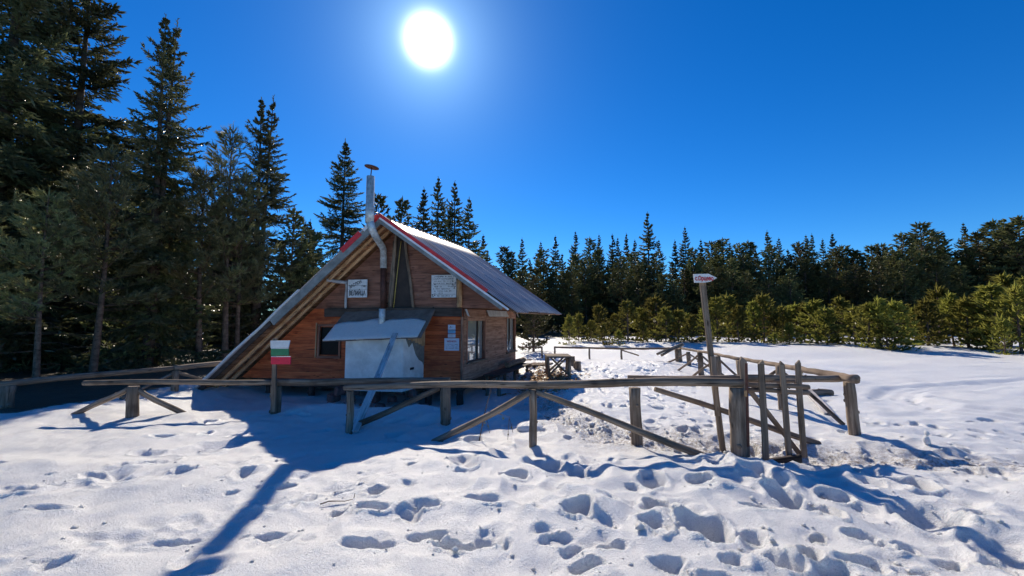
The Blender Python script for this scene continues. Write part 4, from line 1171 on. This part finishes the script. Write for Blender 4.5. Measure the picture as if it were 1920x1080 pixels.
# ------------------------------------------------------------------ trees
def unit(a): return a / np.maximum(1e-9, np.linalg.norm(a, axis=-1, keepdims=True))
def kites(Pn, Dn, Ln, Wn, g, planes=2, mid=.45):
    """needle-covered twigs: crossed slim blades from P along D"""
    n = len(Pn)
    ref = unit(g.normal(size=(n, 3)))
    a = unit(np.cross(Dn, ref)); b = np.cross(Dn, a)
    V_, F_ = [], []
    tip = Pn + Dn * Ln[:, None]; mp_ = Pn + Dn * (Ln * mid)[:, None]
    for k in range(planes):
        t = math.pi * k / planes
        s = (a * math.cos(t) + b * math.sin(t)) * Wn[:, None]
        V_.append(np.stack([Pn, mp_ + s, tip, mp_ - s], 1))
        F_.append((np.arange(n)[:, None] * 4 + np.arange(4)) + k * n * 4)
    return np.concatenate(V_).reshape(-1, 3), np.concatenate(F_)
def brushes(Pn, Dn, Ln, Rn, g, k=16, w=.0055):
    """shoots with single needles standing off the twig"""
    n = len(Pn)
    t = g.uniform(.05, 1.0, (n, k)); ph = g.uniform(0, 6.283, (n, k))
    ref = np.tile([0.3, 0.2, 1.0], (n, 1)); a = unit(np.cross(Dn, ref + g.normal(0, .1, (n, 3)))); b = np.cross(Dn, a)
    base = Pn[:, None] + Dn[:, None] * (Ln[:, None] * t)[..., None]
    rad = a[:, None] * np.cos(ph)[..., None] + b[:, None] * np.sin(ph)[..., None]
    tip = base + rad * (Rn[:, None] * g.uniform(.7, 1.1, (n, k)))[..., None] + Dn[:, None] * (Rn[:, None] * g.uniform(.5, 1.2, (n, k)))[..., None]
    side = unit(np.cross(tip - base, rad + g.normal(0, .3, (n, k, 3)))) * w
    v = np.stack([base - side, base + side, tip], 2).reshape(-1, 3)
    return v, np.arange(len(v)).reshape(-1, 3)
class Limb:
    def __init__(s): s.b = MB()
    def add(s, pts, r0, r1, n=4):
        k = len(pts) - 1
        s.b.tube(pts, [r0 + (r1 - r0) * i / k for i in range(k + 1)], n, False)
def finish(name, parts, limb, fol, tr):
    v3, f3, v4, f4 = [], [], [], []
    nv = 0; F3, F4, VV = [], [], []
    for v, f in parts:
        VV.append(v)
        (F3 if f.shape[1] == 3 else F4).append(f + nv); nv += len(v)
    me = mesh_np(name + '_crown', np.concatenate(VV), np.concatenate(F3) if F3 else None, np.concatenate(F4) if F4 else None)
    me.materials.append(fol)
    tm_ = limb.b.mesh(name + '_trunk', True); tm_.materials.append(tr)
    return (tm_, me)
def spruce_kind(H, Rb, seed, z0=.06, step=.30, dens=1.0, tw=.045, fine=False, droop=.35, double=False, power=.85):
    g = np.random.default_rng(seed); limb = Limb(); parts = []
    tops = [(0, 0, H)] if not double else [(-.22, 0, H), (.28, .1, H * 1.02)]
    for (ox, oy, hh) in tops:
        limb.add([Vector((ox * z, oy * z, hh * z)) for z in np.linspace(-.02, 1, 9)], H * .0125 + .03, .008, 7)
    z = H * z0
    PP, DD, LL, WW_ = [], [], [], []
    while z < H * .985:
        t = z / H
        nb = int(g.integers(5, 8))
        L0 = Rb * (1 - math.exp(-((H - z) * power / Rb) ** 1.2)) + .04
        for k in range(nb):
            ox, oy, hh = tops[int(g.integers(len(tops)))] if t > .45 else tops[0]
            az = g.uniform(0, 6.283); L = L0 * g.uniform(.5, 1.25)
            if g.random() < .06: L *= .4
            el = R(-22) * (1 - t) * droop / .35 + R(38) * t ** 2.5 + g.normal(0, .10)
            n = max(4, int(L / .14))
            s = np.linspace(0, 1, n + 1)
            rr = L * s * math.cos(el)
            zz = z + L * s * math.sin(el) - droop * .35 * L * s * (1 - s) * 1.3 + .10 * L * s ** 3 + g.normal(0, .015, n + 1)
            zb_ = np.stack([ox * t + math.cos(az) * rr, oy * t + math.sin(az) * rr, zz], -1)
            limb.add([Vector(q_) for q_ in zb_[::max(1, n // 3)]], .006 + .010 * L, .004, 3)
            dirv = unit(np.gradient(zb_, axis=0))
            side = np.array([-math.sin(az), math.cos(az), 0])
            start = max(1, int(n * (.22 if L > .8 else .05)))
            for rep in range(2 if dens > .9 else 1):
                q_ = zb_[start:]; dq = dirv[start:]; sq = s[start:]
                for sgn in (-1, 1):
                    ll = np.clip((.42 * L * (1 - sq) + min(.13, .3 * L)), .05, .62) * g.uniform(.6, 1.2, len(q_))
                    d = dq * g.uniform(.45, .9, (len(q_), 1)) + side * sgn * g.uniform(.6, 1.0, (len(q_), 1))
                    d[:, 2] -= g.uniform(.05, .55, len(q_)) * (1 - .8 * t)
                    d = unit(d)
                    j = q_ + g.normal(0, .02, q_.shape)
                    # each side twig is a row of short sprays
                    m_ = 5 if fine else 3
                    for c in range(m_):
                        f0 = c / m_
                        pc = j + d * (ll * f0)[:, None]; 
                        dc = d + g.normal(0, .38, d.shape); dc[:, 2] -= .12; dc = unit(dc)
                        PP.append(pc); DD.append(dc); LL.append(np.maximum(.06, ll * (.42 if fine else .62))); WW_.append(np.full(len(pc), tw * (.36 if fine else .55)) * g.uniform(.6, 1.3, len(pc)))
                # along the branch itself
                PP.append(q_); DD.append(unit(dq + g.normal(0, .25, dq.shape))); LL.append(np.full(len(q_), min(.24, .08 + .3 * L))); WW_.append(np.full(len(q_), tw * .6))
        z += step * (1 - .42 * t) * g.uniform(.8, 1.2) * (1.0 if dens > .5 else 1.35)
    for (ox, oy, hh) in tops:
        nn_ = 16; zt_ = hh - .55 + .58 * np.linspace(0, 1, nn_)
        PP.append(np.stack([np.full(nn_, ox), np.full(nn_, oy), zt_ - .02], -1)); d = g.normal(0, .5, (nn_, 3)); d[:, 2] = 1; DD.append(unit(d)); LL.append(np.linspace(.2, .12, nn_)); WW_.append(np.full(nn_, .016))
    parts.append(kites(np.concatenate(PP), np.concatenate(DD), np.concatenate(LL), np.concatenate(WW_), g))
    return parts, limb
def pine_kind(H, Rb, seed, z0=.2, step=.42, shoot=.26, rad=.055, needles=0, cone=.75, bushy=1.0, dead=0, up=.9, el0=8):
    g = np.random.default_rng(seed); limb = Limb(); parts = []
    bend = g.normal(0, .018 * H, 2)
    def ax(z): return np.array([bend[0] * math.sin(2.6 * z / H), bend[1] * math.sin(2.1 * z / H), z])
    limb.add([Vector(ax(z)) for z in np.linspace(-.15, H, 10)], H * .013 + .012, .012, 8)
    PP, DD, LL = [], [], []
    z = H * z0
    def shootat(p_, d_, l_): PP.append(p_); DD.append(d_); LL.append(l_)
    while z < H * .96:
        t = (z / H - z0) / (1 - z0)
        prof = (1 - t) ** cone * min(1, .75 + 1.8 * t) + .05
        for k in range(int(g.integers(4, 7) * bushy)):
            az = g.uniform(0, 6.283); L = Rb * prof * g.uniform(.65, 1.15)
            el = R(el0) + R(56 - el0) * t + g.normal(0, .12)
            n = max(3, int(L / .17)); s = np.linspace(0, 1, n + 1)
            a = ax(z)
            q_ = np.stack([a[0] + math.cos(az) * L * s * math.cos(el), a[1] + math.sin(az) * L * s * math.cos(el), z + L * s * math.sin(el) + .16 * L * s ** 2 + g.normal(0, .012, n + 1)], -1)
            limb.add([Vector(x_) for x_ in q_[::max(1, n // 3)]], .005 + .010 * L, .004, 3)
            fw = np.array([math.cos(az), math.sin(az), 0]); sd = np.array([-math.sin(az), math.cos(az), 0])
            for i in range(max(1, int(n * .3)), n + 1):
                for r_ in range(2 if i < n else 4):
                    sgn = g.choice((-1, 1))
                    d = fw * g.uniform(.35, 1) + sd * sgn * g.uniform(.1, .9) + np.array([0, 0, g.uniform(.15, up)])
                    p_ = q_[i] + g.normal(0, .02, 3); d = d / np.linalg.norm(d); l_ = shoot * g.uniform(.6, 1.15)
                    if i < n and L > .9 and g.random() < .6:
                        e = p_ + d * g.uniform(.12, .34); limb.add([Vector(p_), Vector(e)], .006, .004, 3)
                        for w_ in range(3):
                            d2 = d + g.normal(0, .55, 3); d2[2] += .25; shootat(e, d2 / np.linalg.norm(d2), l_)
                    else: shootat(p_, d, l_)
        z += step * g.uniform(.75, 1.2) * (1 - .35 * t)
    tp = ax(H)
    shootat(tp - np.array([0, 0, .1]), np.array([0, 0, 1.0]), shoot * 1.5)
    for k in range(5):
        a_ = g.uniform(0, 6.283); d = np.array([math.cos(a_) * .5, math.sin(a_) * .5, .9]); shootat(tp - np.array([0, 0, .1]), d / np.linalg.norm(d), shoot)
    for k in range(dead):
        zz = g.uniform(.06, z0 + .08) * H; az = g.uniform(0, 6.283); L = g.uniform(.4, Rb * .75); a = ax(zz)
        limb.add([Vector(a), Vector(a + np.array([math.cos(az) * L * .5, math.sin(az) * L * .5, g.uniform(-.05, .1)])), Vector(a + np.array([math.cos(az) * L, math.sin(az) * L, g.uniform(-.25, .15)]))], .014, .004, 3)
    PP, DD, LL = np.array(PP), np.array(DD), np.array(LL)
    parts.append(kites(PP, DD, LL, np.full(len(PP), rad * (.26 if needles else .62)), g, 2 if needles else 3, .4))
    if needles: parts.append(brushes(PP, DD, LL, np.full(len(PP), rad), g, needles))
    return parts, limb
KIND = {}
def reg(key, hgt, fn, fol, tr):
    parts, limb = fn
    KIND[key] = (hgt,) + finish(key, parts, limb, fol, tr)
for i, (h, r_, dbl) in enumerate(((14, 2.5, False), (13, 2.1, True), (12, 2.3, False))):
    reg('spruce_near%d' % i, h, spruce_kind(h, r_ * 1.2, 20 + i, .05, .40, 1.0, .055, True, .42, dbl, .36), M['spruce'], M['trunk'])
for i, (h, r_) in enumerate(((12, 1.75), (11, 1.9), (12, 1.5), (10, 1.8))):
    reg('spruce_far%d' % i, h, spruce_kind(h, r_ * 1.45, 40 + i, .04, .46, .6, .085, False, .30, False, .34), M['spruce'], M['trunk'])
for i, (h, r_, z0, dd) in enumerate(((8.4, 1.75, .30, 16), (7.4, 1.6, .34, 16), (8.8, 1.7, .24, 12))):
    reg('pine_near%d' % i, h, pine_kind(h, r_ * 1.15, 60 + i, z0, .44, .34, .085, 26, .7, 1.15, dd, .9), M['pine_near'], M['trunk_pine'])
for i, (h, r_) in enumerate(((8, 1.9), (7, 1.9), (8.5, 1.7))):
    reg('pine_far%d' % i, h, pine_kind(h, r_, 70 + i, .04, .40, .30, .075, 0, .62, 1.25, 0, .7), M['pine'], M['trunk_pine'])
for i, (h, r_) in enumerate(((2.2, .72), (2.4, .62), (1.7, .62), (2.8, .85))):
    reg('sapling%d' % i, h, pine_kind(h, r_, 80 + i, .03, .26, .27, .058, 0, .85, 1.2, 0, 1.5, -12), M['sapling'], M['trunk_pine'])
NTREE = 0
def tree(key, name, pos, hgt, label, cat, group=None, wide=1.0, rot=None):
    global NTREE
    H0, tm_, cm_ = KIND[key]
    r = empty(name, pos, label, cat, group)
    s = hgt / H0
    r.scale = (s * wide, s * wide, s); r.rotation_euler = (0, 0, rnd.uniform(0, 6.28) if rot is None else rot)
    for nm, me_ in (('trunk', tm_), ('crown', cm_)):
        c = bpy.data.objects.new(nm, me_); COL.objects.link(c); c.parent = r
    NTREE += 1
    return r
def tree_px(key, name, px, topy, D, label, cat, group=None, wide=1.0, rot=None):
    tp = at(px, topy, D); z = gz(tp.x, D) - (.28 if key.startswith('sapling') else .05)
    return tree(key, name, (tp.x, D, z), tp.z - z, label, cat, group, wide, rot)
EL = 'trees of the forest edge on the left'
# left forest edge, measured one by one
tree_px('spruce_near0', 'spruce_tree', 60, -260, 13.5, 'huge dark spruce at the upper left corner, its top out of the picture', 'spruce', EL, 1.15)
tree_px('spruce_near2', 'spruce_tree', 175, -90, 15.0, 'tall dark spruce left of the brownish spruce, top just out of the picture', 'spruce', EL, 1.1)
tree_px('spruce_near1', 'spruce_tree', 322, 38, 14.5, 'tall spruce with a forked top and drooping boughs, right of the corner spruces', 'spruce', EL, .95)
tree_px('spruce_near1', 'spruce_tree', 500, 186, 18.5, 'slim spruce with twin tops left of the stove pipe', 'spruce', EL, 1.0, .3)
tree_px('spruce_near2', 'spruce_tree', 648, 262, 34, 'dark spruce just left of the stove pipe behind the roof', 'spruce', EL, 1.1)
tree_px('pine_near0', 'pine_tree', 208, 282, 12.4, 'young pine with upright bottlebrush top and bare trunk, left foreground', 'pine', EL, 1.0)
tree_px('pine_near1', 'pine_tree', 100, 368, 11.2, 'shorter young pine with bare yellowish trunk near the left edge', 'pine', EL, 1.05)
tree_px('pine_near2', 'pine_tree', -35, 262, 10.6, 'pine cut by the left edge of the picture', 'pine', EL, 1.0)
tree_px('pine_near2', 'pine_tree', 446, 246, 16.5, 'slender pine with a spiky top before the twin-topped spruce', 'pine', EL, .9)
tree_px('pine_near0', 'pine_tree', 462, 330, 17.2, 'pine with reddish trunk leaning close to the slender pine', 'pine', EL, .9)
tree_px('pine_near1', 'pine_tree', 395, 330, 15.8, 'bushy pine between the forked spruce and the slender pine', 'pine', EL, 1.15)
tree_px('pine_far0', 'pine_tree', 318, 350, 15.2, 'dense pine below the forked spruce', 'pine', EL, 1.0)
tree_px('pine_far2', 'pine_tree', 552, 395, 20, 'bushy pine right of the twin-topped spruce', 'pine', EL, 1.0)
tree_px('pine_far1', 'pine_tree', 590, 440, 24, 'low pine peeping over the long roof slope', 'pine', EL, 1.0)
tree_px('pine_near1', 'pine_tree', 25, 440, 13.2, 'low pine under the corner spruce', 'pine', EL, 1.0)
tree_px('pine_far1', 'pine_tree', 260, 445, 14.5, 'low dense pine right of the bottlebrush pine', 'pine', EL, 1.1)
tree_px('pine_far0', 'pine_tree', 150, 430, 15.8, 'low dense pine between the two bare-trunked pines', 'pine', EL, 1.0)
BH = 'trees behind the hut'
for (kx, px, ty, D, lb, cat) in (('pine_far2', 757, 376, 30, 'lone pale pine right above the roof ridge', 'pine'), ('spruce_far2', 795, 352, 32, 'leftmost spruce of the close group behind the ridge', 'spruce'), ('spruce_far0', 822, 332, 31, 'tallest spruce of the close group behind the ridge', 'spruce'),
        ('spruce_far2', 853, 340, 33, 'second tallest spruce of the close group behind the ridge', 'spruce'), ('spruce_far1', 880, 370, 31, 'rightmost spruce of the close group behind the ridge', 'spruce'), ('spruce_far3', 906, 440, 34, 'low spruce just above the falling roof line', 'spruce'),
        ('pine_far0', 708, 372, 36, 'low pine peeping out right behind the stove pipe', 'pine')):
    tree_px(kx, 'spruce_tree' if cat == 'spruce' else 'pine_tree', px, ty, D, lb, cat, BH, 1.0)
tree_px('pine_far1', 'pine_tree', 1000, 520, 21, 'dense pine touching the right eave of the hut', 'pine', BH, 1.15)
# far tree line from the eave to the right edge
LINE = [(945, 466, 0), (979, 446, 1), (1014, 453, 1), (1041, 442, 1), (1079, 434, 1), (1105, 449, 0), (1123, 439, 1), (1148, 439, 1), (1158, 446, 1), (1174, 437, 1), (1190, 449, 1), (1214, 398, 1), (1235, 450, 1), (1265, 450, 1), (1284, 425, 1), (1314, 449, 1), (1335, 458, 0),
        (1354, 450, 0), (1368, 454, 1), (1385, 462, 0), (1404, 455, 0), (1438, 432, 1), (1460, 446, 1), (1497, 453, 1), (1511, 441, 1), (1522, 438, 1), (1542, 448, 1), (1560, 437, 1), (1580, 465, 0), (1602, 470, 0), (1635, 464, 0), (1652, 462, 0), (1690, 440, 0), (1722, 423, 0), (1746, 440, 0), (1768, 434, 1), (1806, 418, 1), (1835, 440, 0), (1862, 416, 0), (1890, 428, 0), (1912, 412, 0), (1938, 420, 0)]
ORD = ['first', 'second', 'third', 'fourth', 'fifth', 'sixth', 'seventh', 'eighth', 'ninth', 'tenth', 'eleventh', 'twelfth', 'thirteenth', 'fourteenth', 'fifteenth', 'sixteenth', 'seventeenth', 'eighteenth', 'nineteenth']
for w10, o10 in (('twenty', 'twentieth'), ('thirty', 'thirtieth'), ('forty', 'fortieth')): ORD += [o10] + [w10 + '-' + q for q in ORD[:9]]
cnt = {0: 0, 1: 0}
for i, (px, ty, k) in enumerate(LINE):
    D = (56 + 4 * math.sin(i * 2.3)) if k else (50 + 3 * math.sin(i * 1.7))
    if px > 1660: D -= 4
    kind = 'spruce' if k else 'pine'
    lb = '%s pine top from the left on the far skyline' if not k else '%s spruce top from the left on the far skyline'
    lb = lb % ORD[cnt[k]]
    if px == 1214: lb = 'tallest slim spruce rising above the far skyline'
    cnt[k] += 1
    tree_px('spruce_far%d' % (i % 4) if k else 'pine_far%d' % (i % 3), kind + '_tree', px, ty, D, lb, kind, 'skyline trees across the clearing', (.85 if k else 1.25) * rnd.uniform(.9, 1.15))
# lower front rank of the tree line, dense and dark
fk = 0
for px in range(960, 1960, 23):
    D = 43 + rnd.uniform(-2, 3.5)
    ty = 505 + rnd.uniform(-22, 26) - (12 if px > 1650 else 0)
    tree_px('pine_far%d' % (fk % 3), 'pine_tree', px + rnd.uniform(-8, 8), ty, D, ORD[fk] + ' dark bushy pine from the left in the lower rank below the far skyline', 'pine', 'front rank of the far tree line', 1.25)
    fk += 1
for px in range(965, 1960, 27):
    k = fk % 2
    tree_px('spruce_far%d' % (fk % 4) if k else 'pine_far%d' % (fk % 3), 'spruce_tree' if k else 'pine_tree', px + rnd.uniform(-9, 9), 474 + rnd.uniform(-14, 16) - (14 if px > 1680 else 0), 47.5 + rnd.uniform(-1.5, 1.5), '%s half-hidden tree from the left in the middle rank of the far tree line' % ORD[fk - 44], 'spruce' if k else 'pine', 'middle rank of the far tree line', 1.2)
    fk += 1
# deeper rows that close the wood
for k in range(70):
    az = R(rnd.uniform(-62, 56)); d_ = rnd.uniform(64, 84)
    x_, y_ = d_ * math.sin(az), d_ * math.cos(az)
    mx_ = 10.0 if az > R(-3) else 13
    tree('spruce_far%d' % (k % 4), 'spruce_tree', (x_, y_, -.1), rnd.uniform(mx_ * .75, mx_), 'spruce half hidden deep in the wood behind the front trees', 'spruce', 'spruces deep in the wood', rnd.uniform(1.0, 1.3))
for k in range(46):
    az = R(rnd.uniform(-66, -27)); d_ = rnd.uniform(22, 44)
    x_, y_ = d_ * math.sin(az), d_ * math.cos(az)
    lim = 1.6 + d_ * math.tan(R(20 if az < R(-45) else (17 if az < R(-36) else 13)))
    tree('spruce_far%d' % (k % 4), 'spruce_tree', (x_, y_, -.1), rnd.uniform(.7, 1.0) * lim, 'dark spruce in the deep shade of the left wood', 'spruce', 'shaded spruces of the left wood', 1.2)
for k in range(16):
    az = R(rnd.uniform(-26, 2)); d_ = rnd.uniform(38, 50)
    tree('spruce_far%d' % (k % 4), 'spruce_tree', (d_ * math.sin(az), d_ * math.cos(az), -.1), 1.6 + d_ * math.tan(R(rnd.uniform(5, 9))), 'low spruce hidden behind the hut', 'spruce', 'low spruces behind the hut', 1.3)
# young pines along the far edge of the clearing
SAP = [(1066, 598, 26, 1), (1085, 592, 26, 0), (1108, 586, 26.5, 3), (1130, 590, 25, 2), (1122, 582, 28, 0), (1152, 578, 27, 3), (1176, 568, 28, 3), (1200, 562, 28, 3), (1206, 606, 24.5, 1), (1228, 570, 27.5, 0), (1246, 574, 27, 3), (1270, 566, 28, 0), (1286, 566, 28, 3), (1296, 580, 26, 2), (1322, 574, 27, 1), (1342, 566, 27.5, 3),
       (1364, 560, 28, 0), (1384, 558, 28, 3), (1410, 556, 28, 3), (1428, 566, 26.5, 0), (1452, 564, 27, 3), (1466, 558, 28, 1), (1490, 566, 26.5, 0), (1506, 562, 27, 3), (1530, 566, 26, 2), (1548, 574, 25, 0), (1574, 562, 25, 3), (1600, 570, 24.0, 0), (1622, 552, 22.8, 3), (1648, 553, 22.6, 3), (1672, 566, 23.5, 0), (1692, 562, 24, 3),
       (1714, 560, 24, 0), (1734, 556, 24, 3), (1757, 550, 24, 1), (1782, 556, 23, 3), (1808, 548, 23.5, 0), (1830, 540, 22.5, 3), (1854, 534, 22.0, 3), (1880, 528, 21.5, 3), (1904, 532, 21.5, 0), (1930, 526, 21, 3), (1478, 616, 23.6, 1), (1450, 618, 24, 2), (1726, 606, 22.5, 1), (1664, 612, 22, 2), (1878, 598, 20.5, 1), (1830, 606, 21.5, 2), (1240, 610, 25, 2), (1160, 612, 25.5, 1)]
SAP.sort()
for i, (px, ty, D, k) in enumerate(SAP):
    ty += rnd.uniform(-10, 24); D += rnd.uniform(-.8, 3)
    pos = 'between the hut and the signpost' if px < 1310 else ('right of the signpost' if px < 1560 else 'near the right edge')
    n_ = sum(1 for q in SAP[:i] if (q[0] < 1310) == (px < 1310) and (1310 <= q[0] < 1560) == (1310 <= px < 1560))
    tree_px('sapling%d' % k, 'young_pine', px, ty, D, '%s yellow-green young pine from the left, %s' % (ORD[n_], pos), 'young pine', 'young pines along the far edge of the clearing', rnd.uniform(1.05, 1.55))

# ------------------------------------------------------------------ small growth on the snow
st_ = G(896, 832); tp = zat(925, 714, st_.y)
wd_ = empty('withered_plant', st_, 'withered stem with hanging leaves beside the fence brace', 'plant')
b = MB(); b.tube([st_ - Vector((0, 0, .05)), st_ * .5 + tp * .5 + Vector((-.01, 0, 0)), tp, tp + Vector((.03, 0, .03))], [.009, .007, .005, .003], 6)
b.build('stem', M['bark'], wd_, None, True)
for k, (a, c) in enumerate((((915, 778), (905, 800)), ((918, 776), (955, 782)), ((955, 782), (952, 825)), ((912, 785), (918, 812)), ((955, 785), (962, 812)))):
    b = MB(); s, e = zat(a[0], a[1], st_.y - .02), zat(c[0], c[1], st_.y - .05)
    b.tube([s, (s + e) / 2 + Vector((0, 0, .02)), e], [.004, .004, .003], 5)
    b.build('twig', M['bark'], wd_, None, True)
    b = MB()
    for q in range(1):
        p_ = s + (e - s) * rnd.uniform(.35, 1.05); d_ = Vector((rnd.uniform(-.4, .4), rnd.uniform(-.4, .4), -1)).normalized() * rnd.uniform(.03, .06); w_ = Vector((.012, rnd.uniform(-.01, .01), 0))
        b.add([p_, p_ + d_ * .5 + w_, p_ + d_, p_ + d_ * .5 - w_], [(0, 1, 2, 3)])
    b.build('leaf_cluster', M['dry'], wd_)
# little pine sprig by the gate, lone stick in the foreground, dead twigs by the path
q = G(1519, 738); tree('sapling1', 'pine_sprig', (q.x, q.y + .3, .05), .46, 'tiny pine sprig just right of the gate', 'young pine', None, .55)
q = G(663, 962); setp(log('stick', q - Vector((0, 0, .04)), zat(665, 925, q.y), .004, .003, M['bark'], None, 6, .01, .03, 0), 'thin upright stick poking out of the near snow', 'stick')
q = G(1392, 866)
tw = empty('dry_grass_tuft', q + Vector((-.25, -.02, 0)), 'brown twigs and dead grass at the foot of the gate post', 'grass tuft')
b = MB()
for k in range(46):
    p_ = q + Vector((rnd.uniform(-.55, .05), rnd.uniform(-.12, .1), -.03)); d_ = Vector((rnd.uniform(-.12, .12), rnd.uniform(-.1, .1), rnd.uniform(.05, .14)))
    b.tube([p_, p_ + d_ * .6, p_ + d_ + Vector((d_.x * .5, 0, -.02))], [.003, .0025, .001], 3, False)
b.build('stalks', M['bark'], tw)
for k, (a, c, lb) in enumerate((((1838, 816), (1890, 836), 'bare twig lying on the right snow, upper one'), ((600, 974), (660, 971), 'thin straw lying beside the upright stick'))):
    s, e = G(*a), G(*c); zs, ze = gzz(s.x, s.y), gzz(e.x, e.y)
    setp(log('twig', Vector((s.x, s.y, zs + .01)), Vector((e.x, e.y, ze + .01)), .006, .003, M['bark'], None, 5, .04, .05, 0), lb, 'twig')
q = G(1738, 840); b = MB(); b.box((0, 0, 0), (.10, .08, .16), None, .03); b.box((.01, 0, .10), (.06, .05, .08), None, .02)
o = b.build('ice_lump', M['snow_roof'], None, Matrix.Translation((q.x, q.y, gzz(q.x, q.y) + .05))); md = o.modifiers.new('s', 'SUBSURF'); md.levels = md.render_levels = 2
setp(o, 'small upright lump of frozen snow on the right', 'snow lump')
q = G(990, 815); b = MB(); b.box((0, 0, 0), (.52, .40, .22), None, .06)
o = b.build('snow_block', M['snow_roof'], None, Matrix.Translation((q.x + .05, q.y + .25, -.12))); md = o.modifiers.new('s', 'SUBSURF'); md.levels = md.render_levels = 3
setp(o, 'rounded block of icy snow behind the middle fence post', 'snow lump')
import sys; print('trees', NTREE, 'tris', sum(len(m_.polygons) * 2 for m_ in bpy.data.meshes))
